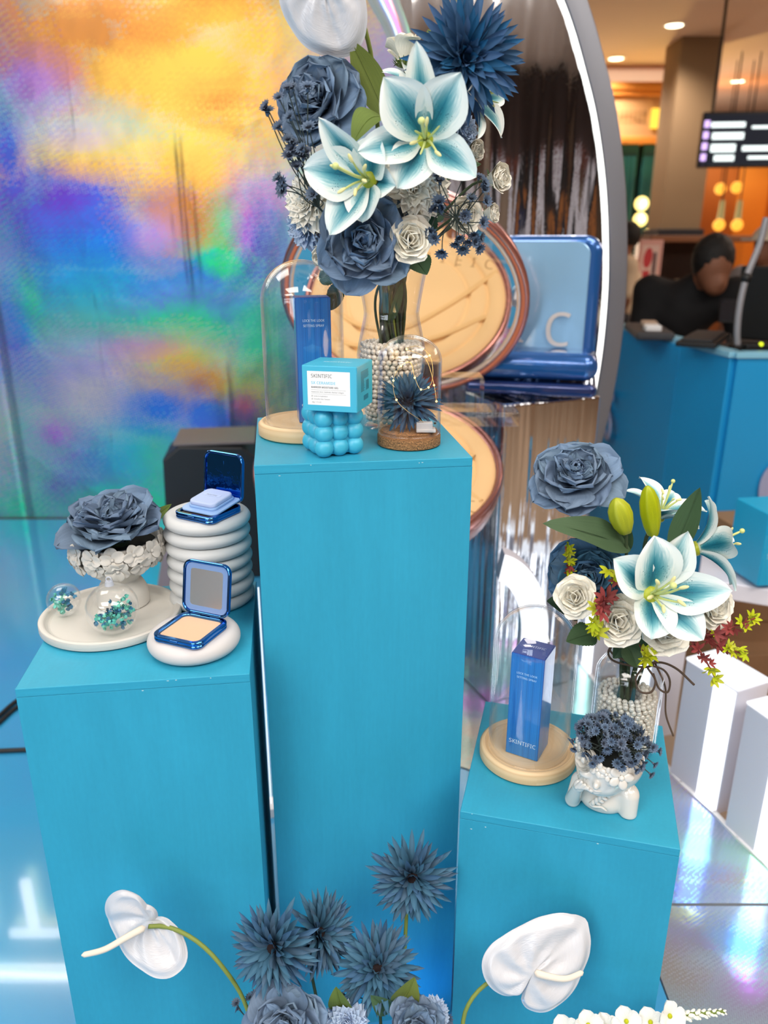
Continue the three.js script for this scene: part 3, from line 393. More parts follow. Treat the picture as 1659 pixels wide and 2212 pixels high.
{ const t = thing('shop_portal', 'shop front with gilded frieze and dark green pilasters left of the column', 'shop front', [2.62, -0.15, -9.6]);
  const fr = mat(0xc8a070, { roughness: 0.6 }), green = mat(0x0b4a4c, { roughness: 0.5 });
  part('frieze', rbox(1.25, 0.46, 0.3, 0.01, -0.05, 2.7, 0), fr, t); part('cornice', merge([rbox(1.4, 0.08, 0.45, 0.02, -0.05, 2.99, 0.02), rbox(1.32, 0.06, 0.38, 0.02, -0.05, 2.93, 0.02), rbox(1.34, 0.07, 0.4, 0.02, -0.05, 2.46, 0.02)]), mat(0xd08a3c, { roughness: 0.5 }), t);
  for (const [x, w] of [[0.13, 0.2], [0.36, 0.16]]) { const p = part('pilaster', rbox(w, 2.45, 0.2, 0.01, x, 1.22, 0.05), green, t); for (let i = -1; i <= 1; i++) part('flute', cyl(w * 0.13, w * 0.13, 2.2, x + i * w * 0.28, 1.2, 0.16, 12), green, p); }
  part('back_panel', box(1.3, 2.45, 0.04, -0.2, 1.22, -0.3), mat(0x7a4f30), t);
  for (const x of [-0.2, 0.37]) part('lit_sign', rbox(0.1, 0.2, 0.02, 0.004, x, 2.68, 0.17), glow(0xffc040, 1.4), t);
  const R = rng(3); for (let i = 0; i < 7; i++) part('glyph', merge([box(0.012, 0.12, 0.01, -0.05 + i * 0.05, 2.7, 0.156), box(0.03, 0.012, 0.01, -0.05 + i * 0.05, 2.66 + R() * 0.1, 0.156)]), mat(0x8a6a40), t); }
for (const [i, p] of [[2.864, 1.648, -9.2], [2.866, 1.484, -9.2]].entries()) { prop('wall_lamp', ['upper of the two yellow globe lamps beside the green pilaster', 'lower of the two yellow globe lamps beside the green pilaster'][i], 'lamp', p, 0, [['globe', ball(0.075), glow(0xffe080, 2.2)], ['bracket', tube([[0, 0, 0], [0.02, -0.05, -0.06], [0.02, -0.02, -0.14]], 0.01, 10), M.black]]); const l = new THREE.PointLight(0xffd080, 1.2); l.position.set(p[0], p[1], p[2] + 0.1); l.castShadow = true; scene.add(l); }
{ const t = thing('menu_board', 'black hanging menu screen with glowing white rows', 'screen', [3.094, 2.042, -7], rad(-6));
  T.menu = drawn(512, 256, (c, w, h) => { c.fillStyle = '#10141c'; c.fillRect(0, 0, w, h); c.fillStyle = '#e6f2f0'; [[30, 40, 150, 26], [210, 60, 200, 14], [40, 92, 140, 34], [330, 84, 140, 50], [40, 150, 110, 40], [180, 160, 230, 26], [60, 206, 90, 30], [210, 212, 200, 16]].forEach((r) => c.fillRect(...r)); c.fillStyle = '#c9a8e8'; for (let i = 0; i < 4; i++) c.fillRect(0, 30 + i * 56, 24, 36); });
  part('casing', rbox(0.95, 0.42, 0.06, 0.01), M.black, t); part('display', box(0.92, 0.38, 0.004, 0, 0, 0.032), new THREE.MeshStandardMaterial({ color: 0x111111, emissive: 0xffffff, emissiveMap: T.menu, emissiveIntensity: 1.5 }), t);
  for (const s of [-0.4, 0.4]) part('rod', cyl(0.012, 0.012, 0.85, s, 0.6, 0), M.black, t); }
{ const t = thing('orange_shop', 'warm orange lit shop interior at the right edge', 'shop front', [4.75, -0.15, -10.4]);
  part('back_wall', box(2.6, 2.6, 0.08, 0.2, 1.3, -0.6), mat(0xb06a24, { roughness: 0.6 }), t); part('side_post', rbox(0.1, 2.6, 0.12, 0.01, -0.98, 1.3, 0.1), mat(0x0d3a3c), t); part('header', rbox(2.4, 0.3, 0.2, 0.01, 0.2, 2.6, 0), mat(0xc07a38), t);
  for (let i = 0; i < 5; i++) part('wall_board', box(0.4, 2.4, 0.02, -0.8 + i * 0.45, 1.3, -0.54), mat([0xb87828, 0x9a5c20, 0xc88830][i % 3]), t);
  part('glow_column', rbox(0.12, 1.0, 0.1, 0.02, 0.42, 1.35, -0.1), glow(0xff8a20, 1.5), t); rectLight(0xffa048, 3.5, 1.6, 0.5, [4.9, 2.35, -9.9], [4.9, 1.0, -11]); }
[[1556, 408], [1591, 405], [1553, 486], [1592, 486], [1545, 450], [1600, 455]].forEach((_, i) => {
  const p = [[3.636, 1.788, -9], [3.809, 1.802, -9], [3.51, 1.415, -8.6], [3.699, 1.415, -8.6], [3.596, 1.562, -8.8], [3.783, 1.562, -8.8]][i];
  prop('hanging_lamp', ['high left amber lamp hanging in the orange shop', 'high right amber lamp hanging in the orange shop', 'low left amber lamp hanging in the orange shop', 'low right amber lamp hanging in the orange shop', 'slim pale lamp between the left amber lamps', 'slim pale lamp between the right amber lamps'][i], 'lamp', p, 0, [['bulb', i < 4 ? ball(0.06) : cyl(0.025, 0.035, 0.2), glow(i < 4 ? 0xffa838 : 0xc8b070, i < 4 ? 1.3 : 0.55)], ['cord', cyl(0.006, 0.006, 2.95 - p[1], 0, (2.95 - p[1]) / 2 + 0.06, 0, 6), M.black]]);
});
{ const t = thing('wooden_stall', 'low brown wooden food stall in front of the beige column', 'stall', [2.436, 0.823, -6.6]); t.position.y = -0.15;
  part('body', rbox(0.75, 0.95, 0.4, 0.01, 0, 0.47, 0), mat(0xa05a28), t); part('top_rail', rbox(0.8, 0.05, 0.45, 0.01, 0.05, 1.42, 0), mat(0x8a5a3a), t); part('glass_case', box(0.74, 0.42, 0.36, 0.03, 1.18, 0), M.plastic, t); part('back_board', box(0.74, 0.44, 0.02, 0.03, 1.18, -0.19), mat(0x4a352c), t); }
[['orange', 0xc8582a, -0.2], ['pale', 0xc8b088, -0.02], ['green', 0x8a8a4a, 0.14], ['brown', 0x7a5038, 0.28]].forEach(([n, c, x], i) => { const q = [2.436, 0.823, -6.6]; prop('food_tub', `${n} tub in the glass case of the wooden stall`, 'tub', [q[0] + x, 0.83, q[2]], 0, [['tub', lathe([[0, 0], [0.05, 0], [0.065, 0.09], [0.06, 0.09], [0.048, 0.01]], 20), mat(c)], ['filling', ball(0.052, 0, 0.08, 0, 14, 8), mat(c)]]); });
{ T.poster = drawn(128, 256, (c, w, h) => { c.fillStyle = '#e4b0a8'; c.fillRect(0, 0, w, h); c.fillStyle = '#ecd0c8'; c.fillRect(14, 20, 100, 216); c.fillStyle = '#d04048'; c.beginPath(); c.ellipse(50, 90, 26, 56, 0.1, 0, 7); c.fill(); c.fillRect(26, 160, 40, 56); c.fillStyle = '#5a4048'; c.fillRect(80, 60, 20, 120); });
  prop('poster_stand', 'pink poster board with a red figure on a stand beside the wooden stall', 'poster', [2.035, 1.082, -6.2], 0, [['board', rbox(0.18, 0.36, 0.02, 0.006), mat(0xe0aaa2)], ['print', box(0.165, 0.34, 0.002, 0, 0, 0.011), mat(0xffffff, { map: T.poster })], ['pole', cyl(0.01, 0.01, 0.95, 0, -0.6, -0.01, 10), M.black], ['foot', cyl(0.12, 0.12, 0.015, 0, -1.07, -0.01), M.black]]); }

// ---------------------------------------------------------------- people across the hall
const SKIN = mat(0x8a5a42, { roughness: 0.6 }), HAIR = mat(0x0d0b0b, { roughness: 0.7 });
// joints in metres relative to the feet; the body is one continuous surface, clothing and hair lie over it
function person(label, p, turn, pose, cloth, legs, extra = {}) {
  const t = thing('person', label, 'person', p, turn), J = pose, S = J.scale ?? 1;
  const bones = (x, y, z) => {
    let d = cap(x, y, z, J.hip, J.chest, 0.125, 0.14);
    d = smin(d, cap(x, y, z, J.chest, J.neck, 0.12, 0.055), 0.06); d = smin(d, cap(x, y, z, J.neck, J.head, 0.05, 0.05), 0.02);
    for (const s of [0, 1]) { d = smin(d, cap(x, y, z, J.sh[s], J.el[s], 0.055, 0.042), 0.05); d = smin(d, cap(x, y, z, J.el[s], J.wr[s], 0.042, 0.03), 0.02); d = smin(d, cap(x, y, z, J.chest, J.sh[s], 0.09, 0.06), 0.05); }
    for (const s of [0, 1]) if (J.kn) { d = smin(d, cap(x, y, z, [J.hip[0] + (s ? 0.09 : -0.09), J.hip[1], J.hip[2]], J.kn[s], 0.095, 0.062), 0.04); d = smin(d, cap(x, y, z, J.kn[s], J.an[s], 0.058, 0.04), 0.02); d = smin(d, cap(x, y, z, J.an[s], [J.an[s][0], J.an[s][1] - 0.05, J.an[s][2] + 0.13], 0.04, 0.03), 0.02); }
    return d;
  };
  const hd = J.head, f = J.face ?? [0, 0, 1];
  const head = (x, y, z) => {
    let d = ell(x, y, z, [hd[0], hd[1] + 0.06, hd[2]], [0.08, 0.115, 0.095]);
    d = smin(d, ell(x, y, z, [hd[0] + f[0] * 0.045, hd[1] - 0.01 + f[1] * 0.04, hd[2] + f[2] * 0.045], [0.05, 0.05, 0.05]), 0.03);
    d = smin(d, ell(x, y, z, [hd[0] + f[0] * 0.1, hd[1] + 0.035 + f[1] * 0.1, hd[2] + f[2] * 0.1], [0.014, 0.026, 0.018]), 0.012);
    for (const s of [-1, 1]) { d = smin(d, ell(x, y, z, [hd[0] + s * 0.08 * f[2] , hd[1] + 0.045, hd[2] - s * 0.08 * f[0]], [0.016, 0.032, 0.02]), 0.01); d = Math.max(d, -ell(x, y, z, [hd[0] + f[0] * 0.095 + s * 0.032 * f[2], hd[1] + 0.062 + f[1] * 0.09, hd[2] + f[2] * 0.095 - s * 0.032 * f[0]], [0.012, 0.007, 0.008])); }
    return d;
  };
  const hand = (x, y, z, s) => { const w = J.wr[s], e = J.el[s], L = Math.hypot(w[0] - e[0], w[1] - e[1], w[2] - e[2]) || 1, u = [0, 1, 2].map((i) => (w[i] - e[i]) / L), at = (k, o) => [w[0] + u[0] * k + o, w[1] + u[1] * k, w[2] + u[2] * k]; let d = cap(x, y, z, w, at(0.07, 0), 0.03, 0.034); for (let i = 0; i < 4; i++) d = Math.min(d, cap(x, y, z, at(0.07, (i - 1.5) * 0.018), at(0.14 - Math.abs(i - 1.2) * 0.012, (i - 1.5) * 0.02), 0.0095, 0.008)); return smin(d, cap(x, y, z, at(0.03, s ? -0.03 : 0.03), at(0.09, s ? -0.05 : 0.05), 0.012, 0.009), 0.008); };
  const all = (x, y, z) => Math.min(smin(bones(x, y, z), head(x, y, z), 0.02), hand(x, y, z, 0), hand(x, y, z, 1));
  const mid = (J.top ?? 1.75) / 2, half = mid + 0.06;
  const body = part('body', blob(all, [0, mid, 0], half, 100), SKIN, t);
  const shirt = (x, y, z) => { let d = cap(x, y, z, J.hip, J.chest, 0.14, 0.155); d = smin(d, cap(x, y, z, J.chest, J.neck, 0.125, 0.06), 0.06); for (const s of [0, 1]) { d = smin(d, cap(x, y, z, J.chest, J.sh[s], 0.1, 0.075), 0.05); d = smin(d, cap(x, y, z, J.sh[s], [0, 1, 2].map((i) => mix(J.sh[s][i], J.el[s][i], extra.sleeve ?? 0.8)), 0.074, 0.064), 0.05); if (extra.long) d = smin(d, cap(x, y, z, J.el[s], J.wr[s], 0.058, 0.044), 0.03); } return d + 0.004 * Math.sin(x * 40 + y * 25) * Math.sin(y * 30 + z * 20); };
  part('shirt', blob(shirt, [0, mid, 0], half, 84), cloth, body);
  if (J.kn) { const tr = (x, y, z) => { let d = cap(x, y, z, [J.hip[0] - 0.03, J.hip[1], J.hip[2]], [J.hip[0] + 0.03, J.hip[1], J.hip[2]], 0.13, 0.13); for (const s of [0, 1]) { d = smin(d, cap(x, y, z, [J.hip[0] + (s ? 0.09 : -0.09), J.hip[1], J.hip[2]], J.kn[s], 0.105, 0.075), 0.04); d = smin(d, cap(x, y, z, J.kn[s], J.an[s], 0.075, 0.06), 0.03); } return d; }; part('trousers', blob(tr, [0, mid, 0], half, 72), legs, body); }
  const hair = (x, y, z) => { let d = ell(x, y, z, [hd[0] - f[0] * 0.02, hd[1] + 0.085, hd[2] - f[2] * 0.02], [0.095, 0.115, 0.108]); d = Math.max(d, -ell(x, y, z, [hd[0] + f[0] * 0.09, hd[1] + 0.01 + f[1] * 0.1, hd[2] + f[2] * 0.09], [0.08, 0.1, 0.08])); return Math.max(d, hd[1] + (extra.hairLow ?? 0.0) - y) + 0.004 * noise(x * 60, y * 40, z * 60); };
  part('hair', blob(hair, [hd[0], hd[1] + 0.06, hd[2]], 0.19, 56), HAIR, body);
  if (extra.cap) { const c = part('cap', merge([new THREE.SphereGeometry(0.112, 24, 12, 0, 2 * PI, 0, PI / 2).translate(hd[0], hd[1] + 0.09, hd[2]), rbox(0.15, 0.012, 0.13, 0.005, hd[0] + f[0] * 0.13, hd[1] + 0.1, hd[2] + f[2] * 0.13)]), extra.cap, body); }
  t.scale.setScalar(S); return t;
}
const STAND = { hip: [0, 0.92, 0], chest: [0, 1.25, 0], neck: [0, 1.46, 0], head: [0, 1.56, 0.02], sh: [[-0.19, 1.4, 0], [0.19, 1.4, 0]], el: [[-0.24, 1.12, 0], [0.25, 1.12, 0]], wr: [[-0.25, 0.9, 0.08], [0.25, 0.88, 0.07]], kn: [[-0.1, 0.5, 0.02], [0.1, 0.5, 0.02]], an: [[-0.1, 0.09, 0], [0.1, 0.09, 0]] };
person('person in a cream T-shirt standing with arms down just right of the lamp ring', [1.82, -0.15, -6.1], rad(-100), { ...STAND, scale: 0.88 }, mat(0xd8c4a8, { roughness: 0.8 }), mat(0x2a2c34, { roughness: 0.8 }));
person('person with dark hair and black long-sleeved top bending over a phone at the counter', [1.5, -0.15, -3.95], rad(-20), { hip: [-0.1, 0.78, -0.12], chest: [-0.02, 1.06, 0.0], neck: [0.06, 1.23, 0.07], head: [0.1, 1.24, 0.16], face: [0.35, -0.5, 0.8], sh: [[-0.17, 1.16, 0.02], [0.22, 1.16, 0.03]], el: [[-0.2, 0.9, 0.12], [0.27, 0.92, 0.12]], wr: [[0.02, 0.94, 0.32], [0.17, 0.96, 0.33]], kn: [[-0.14, 0.45, 0.1], [0.08, 0.45, 0.1]], an: [[-0.14, 0.09, 0], [0.08, 0.09, 0]], top: 1.6 }, mat(0x0a0b10, { roughness: 0.85 }), mat(0x14161c), { long: true, sleeve: 1 });
prop('phone', 'dark phone held in both hands by the bending person', 'phone', [1.571, 0.951, -3.62], rad(-20), [['body', rbox(0.075, 0.15, 0.009, 0.004).rotateX(-0.9), M.black], ['screen', box(0.066, 0.14, 0.001, 0, 0, 0.005).rotateX(-0.9), mat(0x20242c, { roughness: 0.1 })]]);
person('person in a grey shirt and white cap standing behind the one in black', [2.25, -0.15, -4.75], rad(-60), { ...STAND, scale: 0.85 }, mat(0x8a8486, { roughness: 0.85 }), mat(0x22242c), { cap: mat(0xd8d0c0, { roughness: 0.8 }) });
person('person in dark clothes and red cap farther back at the right edge', [3.05, -0.15, -6.1], rad(-20), { ...STAND, scale: 0.9 }, mat(0x1c1c22, { roughness: 0.85 }), mat(0x1c1c22), { cap: mat(0xc02838, { roughness: 0.7 }) });
person('child in a white T-shirt standing by the poster stand', [1.98, -0.15, -5.75], rad(-10), { ...STAND, scale: 0.66 }, mat(0xe0dedc, { roughness: 0.8 }), mat(0x8a7a6c));

// ---------------------------------------------------------------- three painted pedestals
function pedestal(label, x, z, turn, w, d, h) {
  const t = thing('pedestal', label, 'pedestal', [x, 0.0, z], rad(turn)), b = 0.012, r = 0.0012, e = 0.0003;
  part('top_board', rbox(w, b, d, r, 0, h - b / 2, 0), M.paint, t); part('front_panel', rbox(w, h - b - 0.0001, b, e, 0, (h - b) / 2, d / 2 - b / 2), M.paint, t); part('back_panel', rbox(w, h - b - 0.0001, b, e, 0, (h - b) / 2, -d / 2 + b / 2), M.paint, t);
  for (const s of [-1, 1]) part('side_panel', rbox(b, h - b - 0.0001, d - 2 * b - 0.0002, e, s * (w / 2 - b / 2), (h - b) / 2, 0), M.paint, t);
  // chips in the paint along the front top edge
  const R = rng(h * 100 | 0); for (let i = 0; i < 4; i++) { part('paint_chip', ball(1, 0, 0, 0, 5, 4).scale(0.0007 + R() * 0.0012, 0.0005 + R() * 0.0004, 0.0004).translate((R() - 0.5) * w * 0.95, h - 0.0012 - R() * R() * 0.03, d / 2 + 0.0001), mat(0xa8ccd4, { roughness: 0.9 }), t); }
  return t;
}
const TOP = { tall: 0.9865, left: 0.741, right: 0.53 };
pedestal('tallest turquoise painted pedestal in the middle carrying the big flower vase', -0.043, -1.082, 7.9, 0.28, 0.28, TOP.tall);
pedestal('turquoise painted pedestal of middle height on the left carrying the round tray', -0.324, -0.96, 7.2, 0.28, 0.28, TOP.left);
pedestal('lowest turquoise painted pedestal on the right carrying the jar bouquet', 0.2705, -0.9356, -14.3, 0.279, 0.27, TOP.right);

// ---------------------------------------------------------------- glass domes
function dome(label, p, R, H, baseH = 0.021) {
  const t = thing('glass_dome', label, 'dome', p);
  part('wooden_base', lathe([[0, 0.0006], [R - 0.003, 0.0006], [R, 0.003], [R, baseH - 0.004], [R - 0.004, baseH], [R * 0.89, baseH], [R * 0.875, baseH - 0.003], [R * 0.8, baseH - 0.003], [R * 0.785, baseH - 0.0006], [0, baseH - 0.0006]], 96), M.wood, t);
  const g = (r, top) => { const pts = [[r, baseH - 0.002]], yc = top - r * 0.96; for (let i = 0; i <= 26; i++) { const a = (i / 26) * PI / 2; pts.push([r * Math.cos(a), yc + r * 0.96 * Math.sin(a)]); } pts[pts.length - 1][0] = 0.0002; return pts; };
  const d = part('glass_bell', lathe(g(R * 0.83, H), 96), M.glass, t); part('inner_wall', lathe(g(R * 0.83 - 0.002, H - 0.002), 96), M.glass, d);
  part('rim', new THREE.TorusGeometry(R * 0.83 - 0.001, 0.0012, 8, 96).rotateX(PI / 2).translate(0, baseH - 0.0014, 0), M.glass, d);
  return t;
}
dome('tall glass dome on a pale wooden base at the left of the tall pedestal', [-0.113, TOP.tall, -1.094], 0.0685, 0.241);
dome('tall glass dome on a pale wooden base on the lowest pedestal', [0.2127, TOP.right, -0.957], 0.0705, 0.242);
// printed blue cartons inside them
function cartonPrint(label, slogan, side) {
  return drawn(256, 896, (c, w, h) => {
    const R = rng(side); c.fillStyle = '#2277cc'; c.fillRect(0, 0, w, h);
    for (let i = 0; i < 260; i++) { const x = R() * w, k = R(); c.fillStyle = k > 0.5 ? `rgba(120,190,240,${0.03 + 0.08 * R()})` : `rgba(10,40,110,${0.04 + 0.1 * R()})`; c.fillRect(x, 0, 1 + R() * 3, h); }
    c.fillStyle = '#dfeaf6'; c.textAlign = 'center';
    if (slogan) { c.font = '23px sans-serif'; c.fillText('LOCK THE LOOK', w / 2, h * 0.185); c.fillText('SETTING SPRAY', w / 2, h * 0.225); }
    if (label) { c.font = '50px sans-serif'; c.fillText('SKINTIFIC', w / 2, h * 0.885, w * 0.98); }
  });
}
{ const w = 0.0472, h = 0.1635;
  const front = cartonPrint(true, true, 1), side = cartonPrint(false, false, 2);
  const top = drawn(256, 256, (c, W, H) => { c.fillStyle = '#25489c'; c.fillRect(0, 0, W, H); c.fillStyle = '#dfe6f6'; c.font = '40px sans-serif'; c.textAlign = 'center'; c.fillText('SKINTIFIC', W / 2, H * 0.45, W * 0.85); });  // darker lid blue paints in the reflection of a dark ceiling
  const foil = (map) => mat(0xffffff, { map, metalness: 0.3, roughness: 0.36, clearcoat: 0.45, clearcoatRoughness: 0.05 });
  const mk = (label, p, turn, hh) => {
    const t = thing('spray_carton', label, 'box', p, rad(turn)); part('carton', rbox(w, hh, w, 0.0006, 0, hh / 2, 0), M.blueFoil, t);
    part('printed_front', box(w - 0.001, hh - 0.001, 0.0003, 0, hh / 2, w / 2 + 0.0002), foil(front), t); part('printed_side', box(0.0003, hh - 0.001, w - 0.001, w / 2 + 0.0002, hh / 2, 0), foil(side), t); part('printed_side', box(0.0003, hh - 0.001, w - 0.001, -w / 2 - 0.0002, hh / 2, 0), foil(side), t);
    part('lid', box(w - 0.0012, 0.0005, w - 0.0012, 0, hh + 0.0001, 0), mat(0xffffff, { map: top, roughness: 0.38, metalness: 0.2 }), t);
  };
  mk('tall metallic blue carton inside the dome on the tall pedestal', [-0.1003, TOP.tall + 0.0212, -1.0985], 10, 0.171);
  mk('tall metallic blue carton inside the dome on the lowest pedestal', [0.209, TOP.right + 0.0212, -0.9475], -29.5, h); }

// ---------------------------------------------------------------- turquoise bubble candle and the cream carton on it
{ const t = thing('bubble_candle', 'turquoise bubble cube candle under the square moisture gel carton', 'candle', [-0.068, TOP.tall, -0.992], rad(27)), m = mat(0x41b2d2, { roughness: 0.42, clearcoat: 0.15, clearcoatRoughness: 0.3 }), r = 0.0126, s = 0.0212, v = 0.0192;
  part('core', rbox(s * 2.3, v * 2 + r * 1.6, s * 2.3, 0.004, 0, v + r, 0), m, t);
  const g = ball(r, 0, 0, 0, 28, 20); for (let k = 0; k < 3; k++) for (let i = -1; i <= 1; i++) for (let j = -1; j <= 1; j++) { if (!i && !j && k < 2) continue; part('bubble', g, m, t).position.set(i * s, r + k * v - 0.0001, j * s); } }
{ T.gel = drawn(720, 580, (c, w, h) => {
    c.fillStyle = '#3fb3d3'; c.fillRect(0, 0, w, h); c.fillStyle = '#f3f2f0'; c.fillRect(66, 62, w - 148, h - 138); c.textAlign = 'left';
    c.fillStyle = '#1c1c20'; c.font = '64px sans-serif'; c.fillText('SKINTIFIC', 116, 146, 312); c.fillStyle = '#7cc6de'; c.font = 'bold 52px sans-serif'; c.fillText('5X CERAMIDE', 116, 232, 330); c.fillStyle = '#26262c'; c.font = 'bold 32px sans-serif'; c.fillText('BARRIER MOISTURE GEL', 116, 282, 392);
    c.fillRect(116, 304, 466, 2); c.fillRect(116, 358, 466, 2); c.fillStyle = '#44444a'; c.font = '23px sans-serif'; c.fillText('Hyaluronic Acid, Ceramide, Marine Collagen', 116, 340, 440); c.fillText('Locks In Hydration', 146, 396, 190); c.fillText('Smooths Skin Texture', 146, 434, 220); c.fillText('30g / 1 FL.OZ', 120, 476, 130);
    for (const y of [380, 418]) { c.strokeStyle = '#333'; c.lineWidth = 2; c.strokeRect(118, y, 15, 15); c.beginPath(); c.moveTo(121, y + 7); c.lineTo(125, y + 12); c.lineTo(135, y - 3); c.stroke(); } });
  T.gelSide = drawn(360, 290, (c, w, h) => { c.fillStyle = '#3fb3d3'; c.fillRect(0, 0, w, h); c.fillStyle = '#17384a'; const R = rng(9); for (let i = 0; i < 17; i++) c.fillRect(88, 42 + i * 8, (i < 7 ? 190 : 90) - R() * 22, 3.4); for (let x = 0; x < 60; ) { const b = 2 + R() * 5; c.fillRect(206 + x, 112, b, 66); x += b + 2 + R() * 4; } c.fillStyle = '#2b7f9c'; c.fillRect(150, 206, 110, 34); });
  T.gelTop = drawn(360, 360, (c, w, h) => { c.fillStyle = '#3fb3d3'; c.fillRect(0, 0, w, h); c.fillStyle = '#d8f0f6'; c.font = '44px sans-serif'; c.textAlign = 'center'; c.fillText('SKINTIFIC', w / 2, h * 0.55); });
  const t = thing('gel_carton', 'square turquoise moisture gel carton with a white label on the bubble candle', 'box', [-0.0586, TOP.tall + 0.0638, -0.979], rad(-14.5)), w = 0.0705, h = 0.056, f = (map) => mat(0xffffff, { map, roughness: 0.38 });
  part('carton', rbox(w, h, w, 0.0007, 0, h / 2, 0), mat(0x3fb3d3, { roughness: 0.38 }), t); part('printed_front', box(w - 0.001, h - 0.001, 0.0003, 0, h / 2, w / 2 + 0.0002), f(T.gel), t); part('printed_side', box(0.0003, h - 0.001, w - 0.001, w / 2 + 0.0002, h / 2, 0), f(T.gelSide), t); part('lid_flap', box(w - 0.0012, 0.0006, w - 0.0012, 0, h + 0.0001, 0), f(T.gelTop), t); }

// ---------------------------------------------------------------- cork dome with fairy lights
const CORK = [0.0343, TOP.tall, -1.0335];
{ const t = thing('cork_dome', 'small glass dome on a cork base holding a blue flower and fairy lights', 'dome', CORK);
  part('cork_base', lathe([[0, 0.0005], [0.041, 0.0005], [0.0435, 0.002], [0.0435, 0.014], [0.0425, 0.0165], [0.0385, 0.017], [0.0382, 0.0205], [0, 0.021]], 72), M.cork, t);
  const g = (r, top) => { const pts = [[r, 0.0172]], k = r * 0.82, yc = top - k; for (let i = 0; i <= 26; i++) { const a = (i / 26) * PI / 2; pts.push([Math.max(0.0002, r * Math.cos(a)), yc + k * Math.sin(a)]); } return pts; };
  const d = part('glass_bell', lathe(g(0.043, 0.148), 96), M.glass, t); part('inner_wall', lathe(g(0.0414, 0.1462), 96), M.glass, d); part('rim', new THREE.TorusGeometry(0.0422, 0.0012, 8, 80).rotateX(PI / 2).translate(0, 0.0178, 0), M.glass, d); }
{ const t = thing('fairy_light_string', 'thin gold wire of tiny warm lights around the flower in the cork dome', 'string lights', [CORK[0], CORK[1] + 0.0215, CORK[2]]);
  const wire = [[0.02, 0.012, 0.02], [0.012, 0.02, 0.03], [-0.004, 0.032, 0.035], [-0.018, 0.046, 0.032], [-0.022, 0.07, 0.024], [-0.012, 0.088, 0.018], [0.0, 0.092, 0.012], [0.006, 0.074, 0.026], [0.014, 0.06, 0.034], [0.024, 0.062, 0.03], [0.03, 0.075, 0.018], [0.026, 0.1, 0.006], [0.01, 0.111, -0.002], [-0.004, 0.106, -0.012], [0.02, 0.095, -0.014], [0.033, 0.06, 0.002], [0.036, 0.04, 0.012]];
  part('wire', tube(wire, 0.00032, 160, 6), mat(0xd2b878, { metalness: 0.6, roughness: 0.35 }), t);
  part('battery_box', merge([rbox(0.022, 0.013, 0.014, 0.001, 0.02, 0.007, 0.018), rbox(0.026, 0.004, 0.018, 0.001, 0.022, 0.003, 0.02)]), mat(0xe6e6ea, { transmission: 0.4, roughness: 0.4 }), t, 'milky battery box'); part('switch', rbox(0.003, 0.002, 0.004, 0.0005, 0.034, 0.012, 0.02), M.black, t);
  for (const i of [3, 4, 5, 7, 8, 9, 11, 13, 15, 16]) { const b = part('bulb', ball(0.0013, 0, 0, 0, 10, 8), glow(0xffd060, 6), t); b.position.set(...wire[i]); }
  const l = new THREE.PointLight(0xffd080, 0.004); l.position.set(CORK[0], CORK[1] + 0.12, CORK[2] + 0.02); l.castShadow = true; scene.add(l); }

// ---------------------------------------------------------------- pearl-filled vases
const VASE = [0.0109, TOP.tall, -1.147], JAR = [0.359, TOP.right, -0.982];
function pearls(label, p, profile, y0, y1, r, seed, hole) {
  const R = rng(seed), spots = [], rad_ = (y) => { for (let i = 1; i < profile.length; i++) if (y <= profile[i][1]) { const [ra, ya] = profile[i - 1], [rb, yb] = profile[i]; return mix(ra, rb, (y - ya) / (yb - ya)); } return profile[profile.length - 1][0]; };
  for (let y = y0 + r; y < y1; y += r * 1.66) for (let ring = rad_(y) - r - 0.001, k = 0; ring > (hole ? 0.4 : 0.15) * rad_(y); ring -= r * 1.9, k++) { const n = Math.floor((2 * PI * ring) / (r * 2.02)), a0 = R() * 6; for (let i = 0; i < n; i++) { const a = a0 + (i * 2 * PI) / n; spots.push([Math.cos(a) * ring + (R() - 0.5) * r * 0.3, y + (R() - 0.5) * r * 0.5, Math.sin(a) * ring + (R() - 0.5) * r * 0.3]); } }
  const m = new THREE.InstancedMesh(ball(r * 0.97, 0, 0, 0, 18, 12), M.pearl, spots.length), q = new THREE.Object3D();
  spots.forEach((s, i) => { q.position.set(...s); q.rotation.set(R() * 6, R() * 6, 0); q.updateMatrix(); m.setMatrixAt(i, q.matrix); });
  m.name = numbered('pearl_beads'); m.position.set(...p); m.castShadow = m.receiveShadow = true; m.userData.kind = 'stuff'; scene.add(m); tag(m, label, 'pearls');
}
{ const t = thing('glass_vase', 'clear waisted glass vase filled with pearls holding the tall bouquet', 'vase', VASE);
  const prof = [[0.0405, 0.0], [0.0418, 0.004], [0.0425, 0.02], [0.0455, 0.06], [0.0505, 0.098], [0.0498, 0.115], [0.045, 0.14], [0.0405, 0.162], [0.0412, 0.175], [0.0455, 0.2], [0.0505, 0.226]];
  const c = new THREE.SplineCurve(prof.map(([x, y]) => new THREE.Vector2(x, y))).getPoints(48).map((v) => [v.x, v.y]);
  part('outer_wall', lathe([[0.0002, 0.0006], ...c.slice(0, -1), [0.051, 0.227]], 96), M.glass, t); part('inner_wall', lathe([[0.0002, 0.008], [0.036, 0.009], ...c.filter((p) => p[1] > 0.014).map(([x, y]) => [x - 0.0022, y])], 96), M.glass, t); part('rim', new THREE.TorusGeometry(0.0497, 0.0014, 8, 96).rotateX(PI / 2).translate(0, 0.2268, 0), M.glass, t);
  pearls('cream pearl beads filling the lower half of the waisted glass vase', VASE, prof.map(([x, y]) => [x - 0.0022, y]), 0.01, 0.122, 0.0043, 4, true); }
